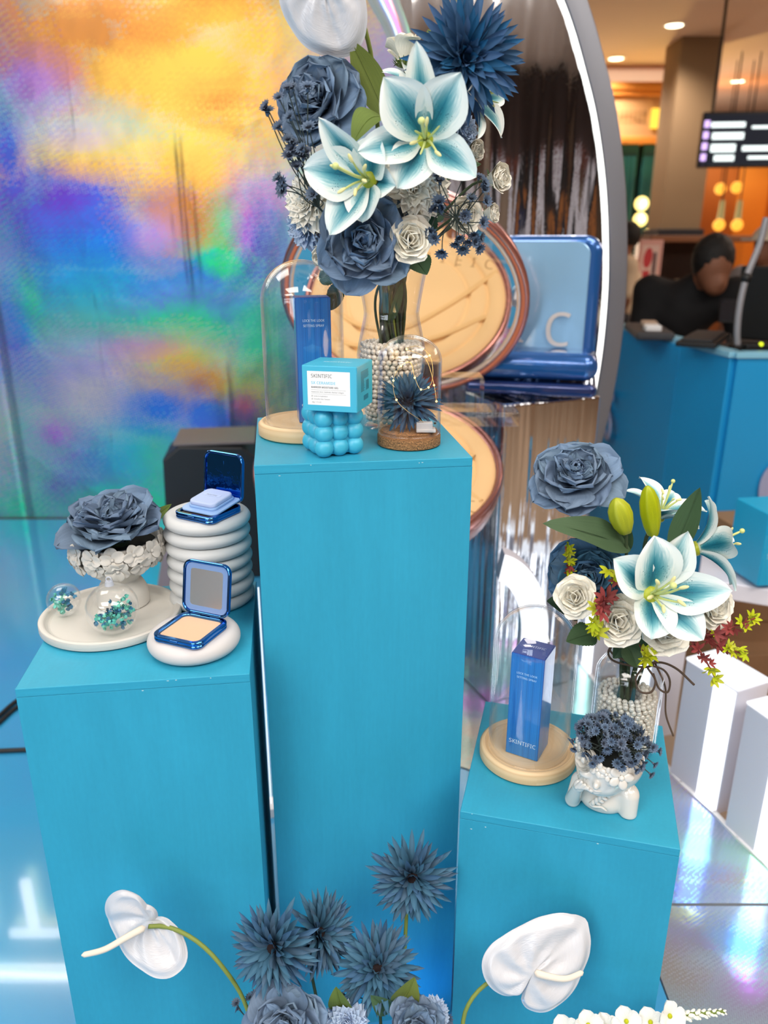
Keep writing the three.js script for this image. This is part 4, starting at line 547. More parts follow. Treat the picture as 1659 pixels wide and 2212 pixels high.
{ const t = thing('glass_jar', 'clear shouldered glass jar with twine around its neck on the lowest pedestal', 'jar', JAR);
  const prof = [[0.044, 0], [0.0475, 0.005], [0.0478, 0.02], [0.0478, 0.115], [0.046, 0.132], [0.038, 0.146], [0.03, 0.152], [0.0288, 0.158], [0.0288, 0.172], [0.0325, 0.178]];
  const c = new THREE.SplineCurve(prof.map(([x, y]) => new THREE.Vector2(x, y))).getPoints(60).map((v) => [v.x, v.y]);
  const fluted = (g, k) => { const p = g.attributes.position; for (let i = 0; i < p.count; i++) { const y = p.getY(i), a = Math.atan2(p.getZ(i), p.getX(i)), s = 1 + k * Math.max(0, Math.cos(a * 26)) * sstep(0.012, 0.02, y) * (1 - sstep(0.1, 0.112, y)); p.setX(i, p.getX(i) * s); p.setZ(i, p.getZ(i) * s); } g.computeVertexNormals(); return g; };
  part('outer_wall', fluted(lathe([[0.0002, 0.0006], ...c], 208), 0.012), M.glassGreen, t); part('inner_wall', lathe([[0.0002, 0.007], [0.04, 0.008], ...c.filter((p) => p[1] > 0.014).map(([x, y]) => [x - 0.0025, y])], 96), M.glassGreen, t); part('rim', new THREE.TorusGeometry(0.0312, 0.0026, 10, 80).rotateX(PI / 2).translate(0, 0.1795, 0), M.glassGreen, t);
  pearls('grey white pearl beads in the twine-tied glass jar', JAR, prof.map(([x, y]) => [x - 0.0025, y]), 0.009, 0.096, 0.0042, 8, true); }
{ const t = thing('twine_bow', 'brown twine wound around the jar neck with loops and a loose end', 'twine', [JAR[0], JAR[1] + 0.158, JAR[2]]), r = 0.0306, ring = (y, k) => { const p = []; for (let i = 0; i < 24; i++) { const a = (i / 24) * 2 * PI; p.push([Math.cos(a) * (r + k), y + 0.0015 * Math.sin(a * 3 + k * 900), Math.sin(a) * (r + k)]); } return p; };
  part('winding', tube(ring(0.002, 0), 0.0016, 90, 8, true), M.twine, t); part('winding', tube(ring(-0.0035, 0.0022), 0.0016, 90, 8, true), M.twine, t);
  part('loop', tube([[0.008, 0, 0.032], [-0.005, -0.018, 0.04], [0.0, -0.034, 0.046], [0.016, -0.036, 0.046], [0.022, -0.02, 0.042], [0.012, -0.004, 0.034]], 0.0015, 50), M.twine, t); part('loop', tube([[0.014, 0, 0.032], [0.034, -0.006, 0.036], [0.046, -0.026, 0.034], [0.044, -0.042, 0.036], [0.03, -0.034, 0.04], [0.02, -0.012, 0.036]], 0.0015, 50), M.twine, t);
  part('loose_end', tube([[0.014, 0.002, 0.03], [0.034, 0.002, 0.03], [0.055, -0.008, 0.03], [0.08, -0.03, 0.036]], 0.0017, 40), M.twine, t); part('loose_end', tube([[0.028, -0.006, 0.02], [0.05, -0.05, 0.012], [0.053, -0.09, 0.02], [0.064, -0.12, 0.03]], 0.0014, 40), M.twine, t); }

// ---------------------------------------------------------------- left pedestal: tray, flower bowl, baubles, white stands, compacts
const TRAY = [-0.388, TOP.left, -0.985];
{ const r = 0.0966; single('round_tray', lathe([[0, 0.0005], [r - 0.004, 0.0005], [r, 0.003], [r, 0.0125], [r - 0.0015, 0.014], [r - 0.006, 0.014], [r - 0.0085, 0.0115], [r - 0.011, 0.0068], [r - 0.016, 0.006], [0, 0.006]], 120), M.plaster, 'round white plaster tray under the flower bowl and the clear baubles', 'tray').position.set(...TRAY); }
const BOWL = [-0.384, TOP.left + 0.0062, -1.028];
{ const t = thing('flower_bowl', 'white footed bowl ringed with moulded blossoms on the round tray', 'bowl', BOWL);
  const c = new THREE.SplineCurve([[0.037, 0.002], [0.036, 0.02], [0.03, 0.034], [0.0255, 0.04], [0.034, 0.048], [0.049, 0.062], [0.058, 0.08], [0.061, 0.096], [0.0605, 0.103]].map(([x, y]) => new THREE.Vector2(x, y))).getPoints(40).map((v) => [v.x, v.y]);
  part('body', lathe([[0.0002, 0.0008], [0.037, 0.0008], ...c, [0.057, 0.1035], [0.0555, 0.096], [0.05, 0.078], [0.0002, 0.07]], 96), M.plaster, t);
  part('soil', cyl(0.055, 0.055, 0.004, 0, 0.091, 0), M.soil, t);
  // moulded blossoms: five rounded petals each
  const bl = (s) => { const k = []; for (let i = 0; i < 5; i++) { const g = ball(1, 0, 0, 0, 16, 12).scale(0.0078 + 0.0006 * ((i * s) % 3), 0.0086, 0.0017), p = g.attributes.position; for (let n = 0; n < p.count; n++) { const x = p.getX(n) / 0.0078, y = p.getY(n) / 0.0086; p.setZ(n, p.getZ(n) + 0.0022 * x * x - 0.0012 * Math.exp(-x * x * 30) + 0.001 * y); } g.computeVertexNormals(); k.push(g.translate(0, 0.0082, 0.0012 + (i % 2) * 0.0012).rotateX(-0.12 + 0.05 * s).rotateZ((i * 2 * PI) / 5 + 0.12 * Math.sin(i * s * 3))); } k.push(ball(0.0026, 0, 0, 0.0026, 10, 8)); return merge(k); };
  const B = [bl(1), bl(2), bl(3)], R = rng(12);
  for (const [y, n, off, rr, down] of [[0.0935, 14, 0, 0.0625, 0.1], [0.0765, 12, 0.22, 0.0595, -0.4]]) for (let i = 0; i < n; i++) { const a = (i / n) * 2 * PI + off, m = part('blossom', B[i % 3], M.plaster, t); m.position.set(Math.cos(a) * rr, y + (R() - 0.5) * 0.005, Math.sin(a) * rr); m.quaternion.setFromUnitVectors(V(0, 0, 1), V(Math.cos(a), down, Math.sin(a)).normalize()).multiply(new THREE.Quaternion().setFromAxisAngle(V(0, 0, 1), R() * 6)); m.scale.setScalar(0.92 + R() * 0.16); } }
function bauble(label, p, r, seed, n, capOn) {
  const t = thing('clear_bauble', label, 'ornament', p), R = rng(seed);
  const s = part('shell', new THREE.SphereGeometry(r, 48, 32), M.plastic, t); part('inner_wall', new THREE.SphereGeometry(r - 0.0012, 48, 32), M.plastic, s); part('seam', new THREE.TorusGeometry(r, 0.0006, 6, 72).rotateY(0.7), M.plastic, s);
  if (capOn) part('hanging_loop', merge([cyl(0.005, 0.006, 0.006, 0, r + 0.002, 0, 20), new THREE.TorusGeometry(0.0035, 0.001, 8, 20).translate(0, r + 0.0075, 0)]), mat(0xe8ecf4, { transmission: 0.6, thickness: 0, roughness: 0.35 }), t);
  const petals = [0x2f6d8e, 0x58bcae, 0x3f86ac, 0x6fcab8].map((c) => mat(c, { roughness: 0.8 })), flake = [0, 1, 2].map((k) => merge([0, 1, 2, 3].map((i) => sheet(2, 3, (u, v) => [(u - 0.5) * 0.0044 * Math.sin(PI * (v * 0.8 + 0.15)), v * 0.005, 0.0012 * Math.sin(v * 3 + k)]).rotateX(0.6).rotateY(i * 1.57 + k))));
  for (let i = 0; i < n; i++) { const u = R() * 6.28, right = Math.cos(u) , k = Math.sqrt(R()) * (r - 0.009), blue = capOn ? R() > 0.6 : right > 0.1; const y = capOn ? -r * 0.62 + R() * r * (right > 0.2 ? 0.95 : 0.4) : (R() - 0.6) * r * 1.1, lim = Math.sqrt(Math.max(0, (r - 0.007) ** 2 - y * y)); const m = part('dried_blossom', flake[i % 3], petals[blue ? (i % 2) * 2 : 1 + (i % 2) * 2], t); m.position.set(right * Math.min(k, lim), y, Math.sin(u) * Math.min(k, lim) + 0.0); m.rotation.set(R() * 6, R() * 6, R() * 6); }
  return t;
}
bauble('small clear bauble with dried blue and mint blossoms at the left rim of the tray', [-0.4535, TOP.left + 0.0305, -0.9865], 0.0236, 21, 46, false).rotation.z = 0.4;
bauble('larger clear bauble with a loop and dried teal blossoms on the tray', [-0.3665, TOP.left + 0.042, -0.936], 0.0352, 33, 120, true);
const RIB = [-0.2585, TOP.left, -1.055];
{ const t = thing('ribbed_stand', 'white ribbed cylinder stand of seven stacked rings under the open blue compact', 'display stand', RIB), R = 0.0625, p = 0.02, n = 7, H = p * n, pts = [[0.0002, 0.0006], [R * 0.8, 0.0006]];
  const m = mat(0xc8cbcc, { roughness: 0.48 });
  for (let k = 0; k < n; k++) { const g = lathe((() => { const q = [[0.0002, k * p + 0.0008]]; for (let i = 0; i <= 14; i++) { const a = -PI / 2 + (i / 14) * PI; q.push([R - 0.0115 + 0.0115 * Math.cos(a) * (1 - 0.03 * Math.abs(Math.sin(a))), k * p + p / 2 + (p / 2 - 0.0002) * Math.sin(a)]); } q.push([0.0002, (k + 1) * p - 0.0002]); return q; })(), 90); part('ring', g, m, t).position.set(Math.sin(k * 2.2) * 0.0009, 0, Math.cos(k * 1.7) * 0.0009); } }
const PEB = [-0.2515, TOP.left, -0.9065];
single('pebble_stand', (() => { const q = []; for (let i = 0; i <= 20; i++) { const a = -PI / 2 + (i / 20) * PI; q.push([0.046 + 0.0145 * Math.cos(a), 0.014 + 0.0135 * Math.sin(a)]); } return lathe([[0.0002, 0.0006], ...q, [0.0002, 0.0272]], 96); })(), mat(0xcecbcb, { roughness: 0.5 }), 'low white pebble-shaped disc under the open powder compact', 'display stand').position.set(...PEB);
function compact(label, p, turn, open, W, inner) {
  const t = thing('makeup_compact', label, 'compact', p, rad(turn)), r = 0.013, th = 0.0095;
  const ring = (w, rr, hole) => { const s = rounded(w, w, rr); s.holes.push(rounded(w - hole, w - hole, rr - hole / 2.6)); return s; };
  part('case', merge([extrude(rounded(W, W, r), th * 0.5, 0.0022, 4, 12).rotateX(-PI / 2), extrude(ring(W, r, 0.013), th * 0.62, 0.0018, 4, 12).rotateX(-PI / 2).translate(0, th * 0.4, 0)]), M.blueMetal, t);
  part('pan', extrude(rounded(W - 0.0128, W - 0.0128, r - 0.004), 0.0016, 0.0006, 2, 10).rotateX(-PI / 2).translate(0, th * 0.5, 0), inner.pan, t, inner.panLabel);
  const lid = new THREE.Group(); lid.name = 'lid'; t.add(lid); lid.position.set(0, th, -W / 2 + 0.003); lid.rotation.x = -rad(open - 90);
  part('lid_shell', merge([extrude(rounded(W, W, r), 0.003, 0.0014, 3, 12), extrude(ring(W, r, 0.0075), 0.006, 0.0016, 3, 12)]).translate(0, W / 2 + 0.001, -0.003), M.blueMetal, lid);
  if (inner.mirror) { part('mirror_surround', extrude(ring(W - 0.0085, r - 0.003, 0.0145), 0.0005).translate(0, W / 2 + 0.001, 0.0004), mat(0x86a8de, { roughness: 0.25, metalness: 0.3 }), lid, 'pale blue surround'); part('mirror', extrude(rounded(W - 0.022, W - 0.022, 0.004), 0.0004).translate(0, W / 2 + 0.001, 0.0003), mat(0xdfe2e2, { metalness: 1, roughness: 0.3 }), lid); }
  else part('lid_lining', extrude(rounded(W - 0.009, W - 0.009, r - 0.003), 0.0004).translate(0, W / 2 + 0.001, 0.0002), mat(0x2470cc, { metalness: 1, roughness: 0.06, bumpMap: rep(T.foil, 8, 8), bumpScale: 0.0006 }), lid, 'polished blue lining');
  for (const s of [-1, 1]) part('hinge', cyl(0.0026, 0.0026, 0.014, 0, 0, 0, 16).rotateZ(PI / 2).translate(s * W * 0.2, th * 0.9, -W / 2 + 0.0028), M.blueMetal, t);
  part('latch', rbox(0.012, 0.003, 0.003, 0.001, 0, th * 0.7, W / 2), M.blueMetal, t);
  return t;
}
compact('open blue powder compact with beige powder and a mirror on the pebble disc', [PEB[0] + 0.0005, PEB[1] + 0.0276, PEB[2] + 0.014], -22, 101, 0.0735, { pan: mat(0xd8b494, { roughness: 0.85, bumpMap: T.fine, bumpScale: 0.0004 }), panLabel: 'pressed beige powder', mirror: true });
const C2 = [-0.2515, RIB[1] + 0.1402, -1.04];
compact('open blue cushion compact with a pale puff on top of the ribbed stand', C2, -29, 97, 0.072, { pan: mat(0x5a4a46, { roughness: 0.6 }), panLabel: 'brown cushion' });
{ const t = thing('powder_puff', 'pale blue square puff on a tilted inner lid of the cushion compact', 'puff', [C2[0] + 0.004, C2[1] + 0.0128, C2[2] - 0.006], rad(-29)); t.rotation.set(0.13, rad(-29), 0, 'YXZ');
  const m = mat(0x8fb2e0, { roughness: 0.35 }); part('inner_lid', extrude(rounded(0.066, 0.064, 0.011), 0.0028, 0.0011, 3, 12).rotateX(-PI / 2), m, t); part('step', extrude(rounded(0.05, 0.05, 0.009), 0.004, 0.0015, 3, 12).rotateX(-PI / 2).translate(0, 0.0024, -0.001), m, t);
  part('puff_pad', extrude(rounded(0.047, 0.047, 0.009), 0.007, 0.0026, 4, 12).rotateX(-PI / 2).translate(0, 0.0058, -0.001), mat(0xb2c2e4, { roughness: 0.85 }), t);
  T.puff = drawn(256, 64, (c, w, h) => { c.fillStyle = '#b9c8e8'; c.fillRect(0, 0, w, h); c.fillStyle = '#44506e'; c.font = '38px sans-serif'; c.textAlign = 'center'; c.fillText('SKINTIFIC', w / 2, 46, 200); }); part('printed_ribbon', box(0.03, 0.0003, 0.0075, 0, 0.01302, -0.004), mat(0xffffff, { map: T.puff, roughness: 0.8 }), t); }

// ---------------------------------------------------------------- ceramic head planter
const HEAD = [0.2925, TOP.right, -0.849];
{ const t = thing('head_planter', 'white ceramic planter shaped as a dreaming girl with closed eyes and flower crown', 'planter', HEAD, rad(-27));
  const hc = [0.004, 0.078, -0.002], N = [0.1, 0.96, -0.22];   // head centre; the open rim slants down towards the face
  const f = (x, y, z) => {
    let d = ell(x, y, z, [0, 0.012, -0.004], [0.03, 0.022, 0.021]);
    d = smin(d, cap(x, y, z, [-0.026, 0.03, -0.004], [0.03, 0.03, -0.006], 0.0135, 0.014), 0.01);
    d = smin(d, cap(x, y, z, [0.034, 0.028, -0.004], [0.036, 0.004, 0.0], 0.0135, 0.0115), 0.004);            // arm cut below the shoulder
    d = smin(d, cap(x, y, z, [-0.03, 0.028, -0.002], [-0.035, 0.007, 0.012], 0.0125, 0.0095), 0.004);           // upper arm of the raised hand
    d = smin(d, cap(x, y, z, [-0.035, 0.009, 0.014], [-0.027, 0.042, 0.03], 0.0095, 0.0072), 0.003);
    d = smin(d, cap(x, y, z, [0, 0.03, -0.002], [0.002, 0.052, 0], 0.0125, 0.013), 0.006);
    let h = ell(x, y, z, hc, [0.0445, 0.043, 0.0425]);
    h = smin(h, ell(x, y, z, [-0.003, 0.055, 0.018], [0.026, 0.02, 0.02]), 0.012);                              // cheeks and chin
    h = smin(h, ell(x, y, z, [-0.002, 0.064, 0.043], [0.0042, 0.0055, 0.006]), 0.004);                          // nose
    h = smin(h, ell(x, y, z, [-0.003, 0.0535, 0.0385], [0.007, 0.0022, 0.0035]), 0.0025); h = smin(h, ell(x, y, z, [-0.003, 0.0495, 0.037], [0.006, 0.0024, 0.0035]), 0.0025);
    for (const s of [-1, 1]) { h = smin(h, ell(x, y, z, [-0.001 + s * 0.0165, 0.0715, 0.0355], [0.0085, 0.0058, 0.0055]), 0.003); }
    d = smin(d, h, 0.006);
    // hand against the cheek
    d = smin(d, ell(x, y, z, [-0.0245, 0.049, 0.034], [0.0075, 0.009, 0.006]), 0.002); for (let i = 0; i < 4; i++) d = smin(d, cap(x, y, z, [-0.027 + i * 0.0042, 0.049 + i * 0.0012, 0.039], [-0.021 + i * 0.0046, 0.0605 - i * 0.003, 0.0405], 0.0026, 0.0022), 0.0012);
    // hollow, and the cut-off crown
    const cut = (x - hc[0]) * N[0] + (y - 0.1) * N[1] + (z - hc[2]) * N[2] * -1;
    d = Math.max(d, cut - 0.002 * 0); d = Math.max(d, -ell(x, y, z, [hc[0], hc[1] + 0.006, hc[2]], [0.0405, 0.039, 0.0385])) ;
    return Math.max(d, 0.0008 - y);
  };
  part('body', blob(f, [0, 0.056, 0.004], 0.062, 116), M.ceramic, t);
  // lashes and lid lines
  for (const s of [-1, 1]) { const ex = -0.001 + s * 0.0165, arc = []; for (let i = 0; i <= 8; i++) { const a = PI + (i / 8) * PI; arc.push([ex + 0.0088 * Math.cos(a), 0.0715 + 0.0056 * Math.sin(a), 0.0392 - Math.abs(Math.cos(a)) * 0.0012 - 0.0035 * (ex + 0.0088 * Math.cos(a)) ** 2 / 0.0006]); } part('eyelid', tube(arc, 0.00075, 24, 6), M.ceramic, t); for (let i = 1; i < 8; i += 1.5) { const p = arc[Math.floor(i)]; part('lash', taper([p, [p[0] + (p[0] - ex) * 0.35, p[1] - 0.0045, p[2] + 0.0006]], 0.0008, 0.0005, 6, 6), M.ceramic, t); } }
  // braid from neck across the chest
  { const b = [[0.014, 0.05, 0.02], [0.011, 0.044, 0.0225], [0.008, 0.038, 0.0225], [0.004, 0.032, 0.0225], [0.0, 0.026, 0.022], [-0.004, 0.02, 0.021]]; const k = []; b.forEach(([x, y, z], i) => { for (const s of [-1, 1]) k.push(ball(1, 0, 0, 0, 14, 10).scale(0.0032, 0.0052, 0.003).rotateZ(s * 0.6 + 0.5).translate(x + s * 0.0026, y + s * 0.001, z)); }); k.push(taper([[-0.005, 0.018, 0.02], [-0.011, 0.014, 0.019], [-0.006, 0.0135, 0.021], [0.004, 0.0155, 0.021], [0.012, 0.011, 0.02]], 0.0026, 0.0014, 14)); part('braid', merge(k), M.ceramic, t); }
  // crown of roses and daisies along the front rim
  const rose = () => { const k = []; for (let i = 0; i < 9; i++) { const a = i * 2.4, rr = 0.0018 + i * 0.0008; k.push(sheet(6, 4, (u, v) => { const w = (u - 0.5) * 2.0; return [Math.cos(a + w) * (rr + 0.0014 * v), Math.sin(a + w) * (rr + 0.0014 * v), 0.006 * v * (1 - 0.25 * w * w) - i * 0.0004]; })); } k.push(ball(0.0026, 0, 0, 0.002, 10, 8)); return merge(k); };
  const daisy = () => { const k = []; for (let i = 0; i < 5; i++) k.push(ball(1, 0, 0, 0, 12, 8).scale(0.0043, 0.0034, 0.0016).translate(0.0056, 0, 0.001).rotateZ((i * 2 * PI) / 5)); k.push(ball(0.0021, 0, 0, 0.0022, 10, 8)); return merge(k); };
  const gr = rose(), gd = daisy();
  for (const [g, az, name, s, up] of [[gd, -62, 'daisy_ornament', 0.9, 0.002], [gr, -33, 'rose_ornament', 1.25, 0], [gd, -9, 'daisy_ornament', 0.8, -0.002], [gd, 6, 'daisy_ornament', 0.75, -0.004], [gd, 30, 'daisy_ornament', 1.25, -0.006], [gd, 150, 'daisy_ornament', 1, 0]]) {
    const a = rad(az), m = part(name, g, M.ceramic, t), ry = 0.1 - (0.1 * Math.sin(a) * 0.036 + 0.22 * Math.cos(a) * 0.036) / 0.96 + up - 0.004, R = 0.0425; m.position.set(hc[0] + Math.sin(a) * R, ry, hc[2] + Math.cos(a) * R); m.scale.setScalar(s * 1.4);
    m.quaternion.setFromUnitVectors(V(0, 0, 1), V(Math.sin(a), 0.25, Math.cos(a)).normalize()); }
  part('soil', ball(1, 0, 0, 0, 24, 12).scale(0.0385, 0.005, 0.0365).translate(hc[0], 0.0865, hc[2]), M.soil, t); }

// ---------------------------------------------------------------- artificial flowers
// one petal: it leaves the flower's axis (+y) at angle a0 and ends at a1; u runs across, v along
function petal({ L, W, a0 = 0.3, a1 = 1.2, k = 1, cup = 0.2, e = 1, s = 0.6, neck = 0.2, ruf = 0, rn = 3, fold = 0, r0 = 0, y0 = 0, nu = 6, nv = 9, seed = 1, notch = 0 }) {
  const R = rng(seed), ph = R() * 6.28, ph2 = R() * 6.28, line = [[r0, y0, a0]]; let r = r0, y = y0;
  for (let i = 1; i <= nv; i++) { const a = a0 + (a1 - a0) * Math.pow((i - 0.5) / nv, k); r += (Math.sin(a) * L) / nv; y += (Math.cos(a) * L) / nv; line.push([r, y, a0 + (a1 - a0) * Math.pow(i / nv, k)]); }
  return sheet(nu, nv, (uu, v) => {
    const u = uu * 2 - 1, [pr, py, a] = line[Math.round(v * nv)], w = (W / 2) * Math.max(neck * (1 - v), Math.pow(Math.max(0, Math.sin(PI * Math.pow(v, e))), s)), end = sstep(0.55, 1, v);
    const off = cup * w * u * u - fold * w * Math.exp(-u * u * 14) + ruf * W * Math.sin(u * rn * PI + ph + v * 2) * v * v + ruf * 0.6 * W * Math.sin(u * rn * 2.3 * PI + ph2) * end;
    const back = notch * L * end * (0.5 + 0.5 * Math.cos(u * PI * 2.6 + ph)) * 0.5;
    return [pr - Math.cos(a) * off - Math.sin(a) * back, py + Math.sin(a) * off - Math.cos(a) * back, u * w * (1 + 0.06 * Math.sin(v * 9 + ph))];
  });
}
function tints(color, n, amount, o = {}) {
  const R = rng(color), c = new THREE.Color(color), hsl = {}; c.getHSL(hsl);
  return Array.from({ length: n }, () => mat(new THREE.Color().setHSL(hsl.h + (R() - 0.5) * 0.02, hsl.s * (1 + (R() - 0.5) * amount), clamp(hsl.l * (1 + (R() - 0.5) * amount))), { roughness: 0.75, map: T.petal, ...o }));
}
const thin = (t) => ({ transmission: t, thickness: 0, roughness: 0.9 });
const F = { slate: tints(0x6a829f, 4, 0.24, { sheen: 0.5, sheenColor: new THREE.Color(0x8fa6c4), sheenRoughness: 0.5 }), denim: tints(0x285a86, 4, 0.34), dusk: tints(0x406886, 4, 0.34), sky: tints(0xb4cbea, 3, 0.12), cream: tints(0xfdfaee, 3, 0.02), ivory: tints(0xfaf7e8, 3, 0.03), bright: tints(0xf2f2ec, 3, 0.03), floret: tints(0x5b6c86, 4, 0.3), leaf: tints(0x3c5a38, 3, 0.2), olive: tints(0x66792c, 3, 0.16), deep: tints(0x2c4a35, 3, 0.2), lime: tints(0xb2bc1c, 3, 0.16), rust: tints(0x8a3a30, 3, 0.26), bud: tints(0xa9b418, 2, 0.1, { roughness: 0.45 }) };
T.lily = drawn(256, 512, (c, w, h) => {            // teal dye along the midrib, white margin, dark speckles near the throat
  const im = c.createImageData(w, h), R = rng(14);
  for (let j = 0; j < h; j++) for (let i = 0; i < w; i++) {
    const v = 1 - j / h, u = Math.abs((i / w) * 2 - 1), n = fbm((i / w) * 30, v * 5, 2, 3), edge = sstep(0.86, 0.05, u + 0.34 * n + 0.25 * v * v), along = sstep(0.02, 0.18, v) * sstep(1.05, 0.42, v + 0.25 * n), d = clamp(edge * (0.25 + 0.95 * along) * (0.85 + 0.6 * n)), rib = Math.exp(-u * u * 900) * 0.5 * sstep(1, 0.8, v), k = (j * w + i) * 4, g = sstep(0.13, 0.0, v);
    const col = [mix(mix(236, 12, d), 188, g) - 60 * rib * d, mix(mix(243, 112, d), 206, g) - 40 * rib * d, mix(mix(240, 134, d), 120, g) - 30 * rib * d];
    im.data[k] = col[0]; im.data[k + 1] = col[1]; im.data[k + 2] = col[2]; im.data[k + 3] = 255;
  }
  c.putImageData(im, 0, 0); c.fillStyle = '#0c4a5e';
  for (let i = 0; i < 90; i++) { const v = 0.12 + R() * 0.42, u = (R() - 0.5) * 0.62; c.globalAlpha = 0.5 + R() * 0.4; c.beginPath(); c.ellipse((u + 0.5) * w, (1 - v) * h, 1 + R() * 1.6, 1.6 + R() * 2.4, 0, 0, 7); c.fill(); }
});
M.lily = mat(0xffffff, { map: T.lily, roughness: 0.6 }); M.lilyBack = mat(0xc9d6cc, { roughness: 0.65, map: T.petal });
M.stamen = mat(0xcfd88a, { roughness: 0.5 }); M.anther = mat(0xe6dfa0, { roughness: 0.7 }); M.core = mat(0x2a1a1c, { roughness: 0.95, bumpMap: T.corkBump, bumpScale: 0.002 });

const Y = V(0, 1, 0);
// a flower head at `head` turned to `dir` on a stem from `foot`; the returned add() puts one petal or other piece on the head
function flower(name, label, category, group, foot, head, dir, o = {}) {
  const t = thing(name, label, category, foot, 0, group), h = V(...head).sub(V(...foot)), d = V(...dir).normalize(), q = new THREE.Quaternion().setFromUnitVectors(Y, d).multiply(new THREE.Quaternion().setFromAxisAngle(Y, o.spin ?? 0));
  if (!o.stemless) { const via = (o.via ?? []).map((p) => V(...p).sub(V(...foot))), end = h.clone().addScaledVector(d, -(o.back ?? 0.004)), bend = h.clone().addScaledVector(d, -(o.lead ?? 0.035)); part('stem', tube([V(0, 0, 0), ...via, bend, end], o.stem ?? 0.0022, 30, 7), o.stemMat ?? M.stem, t); }
  const add = (n, g, m, angle = 0, lift = 0, tiltBy = 0) => { const p = part(n, g, m, t); p.position.copy(h).addScaledVector(d, lift); p.quaternion.copy(q).multiply(new THREE.Quaternion().setFromAxisAngle(Y, angle)); if (tiltBy) p.quaternion.multiply(new THREE.Quaternion().setFromAxisAngle(V(0, 0, 1), tiltBy)); return p; };
  return { t, h, d, q, add };
}
const asterSets = {};
function aster(label, foot, head, dir, r, seed, mats = F.denim, o = {}) {
  const f = flower('blue_aster', label, 'flower', 'spiky blue asters', foot, head, dir, o), R = rng(seed), key = r.toFixed(3), rows = [[30, 1.04, 1.38, 1.66], [29, 0.98, 1.1, 1.4], [26, 0.86, 0.82, 1.15], [20, 0.7, 0.55, 0.95], [15, 0.5, 0.3, 0.7]];
  asterSets[key] ??= rows.map(([, l, a0, a1], i) => [0, 1, 2].map((k) => petal({ L: r * l * (0.96 + 0.08 * k), W: r * 0.165, a0: a0 - 0.12 + 0.1 * k, a1: a1 + 0.16 * (k - 1), cup: 0.55, e: 1.12, s: 0.75, neck: 0.35, nu: 4, nv: 6, r0: r * 0.1, seed: i * 3 + k })));
  rows.forEach(([n], i) => { if (o.open && i === 4) n = 8; for (let j = 0; j < n; j++) f.add('petal', asterSets[key][i][Math.floor(R() * 3)], mats[Math.floor(R() * mats.length)], ((j + R() * 0.7) / n) * 2 * PI + i, r * (0.02 * i - 0.02), (R() - 0.5) * 0.5); });
  f.add('disc', ball(1, 0, 0, 0, 18, 10).scale(r * 0.2, r * 0.1, r * 0.2), o.open ? M.core : mats[0], 0, r * 0.07); f.add('calyx', ball(1, 0, 0, 0, 16, 10).scale(r * 0.16, r * 0.12, r * 0.16), M.stem, 0, -r * 0.06);
  if (!o.open) for (let j = 0; j < 10; j++) f.add('inner_petal', asterSets[key][4][j % 3], mats[j % mats.length], j * 0.63, r * 0.1, 0.25);
  return f;
}
const peonySets = {};
function peony(label, foot, head, dir, r, seed, mats = F.slate, o = {}) {
  const f = flower('blue_peony', label, 'flower', o.group ?? 'slate blue peonies', foot, head, dir, { stem: 0.0026, ...o }), R = rng(seed), key = r.toFixed(3), rows = [[6, 1.02, 1.0, 0.9, 1.62], [7, 0.97, 0.92, 0.7, 1.3], [9, 0.88, 0.72, 0.45, 1.0], [13, 0.8, 0.44, 0.3, 0.85], [16, 0.72, 0.36, 0.12, 0.62], [13, 0.62, 0.32, -0.05, 0.35]];
  peonySets[key] ??= rows.map(([, l, w, a0, a1], i) => [0, 1, 2, 3].map((k) => petal({ L: r * l * (0.92 + 0.05 * k), W: r * w, a0: a0 - 0.05, a1: a1 + 0.16 * (k - 1.5), k: 1.3, cup: i < 2 ? 0.25 : 0.42, e: 1.6, s: 0.46, neck: 0.35, ruf: 0.035 + 0.014 * i, rn: 1.35 + i * 0.06, notch: 0.09, nu: 16, nv: 13, r0: r * 0.04, seed: 17 * i + k + Math.round(r * 999) })));
  rows.forEach(([n, , , a], i) => { for (let j = 0; j < n; j++) f.add('petal', peonySets[key][i][Math.floor(R() * 4)], mats[Math.floor(R() * mats.length)], ((j + R() * 0.5) / n) * 2 * PI + i * 0.5, r * (0.03 * i - 0.05) + (R() - 0.5) * r * (i < 3 ? 0.08 : 0.2), (R() - 0.5) * (i < 2 ? 0.25 : i < 3 ? 0.5 : 0.85)); });
  f.add('calyx', ball(1, 0, 0, 0, 16, 10).scale(r * 0.2, r * 0.12, r * 0.2), M.stem, 0, -r * 0.08);
  return f;
}
const roseSets = {};
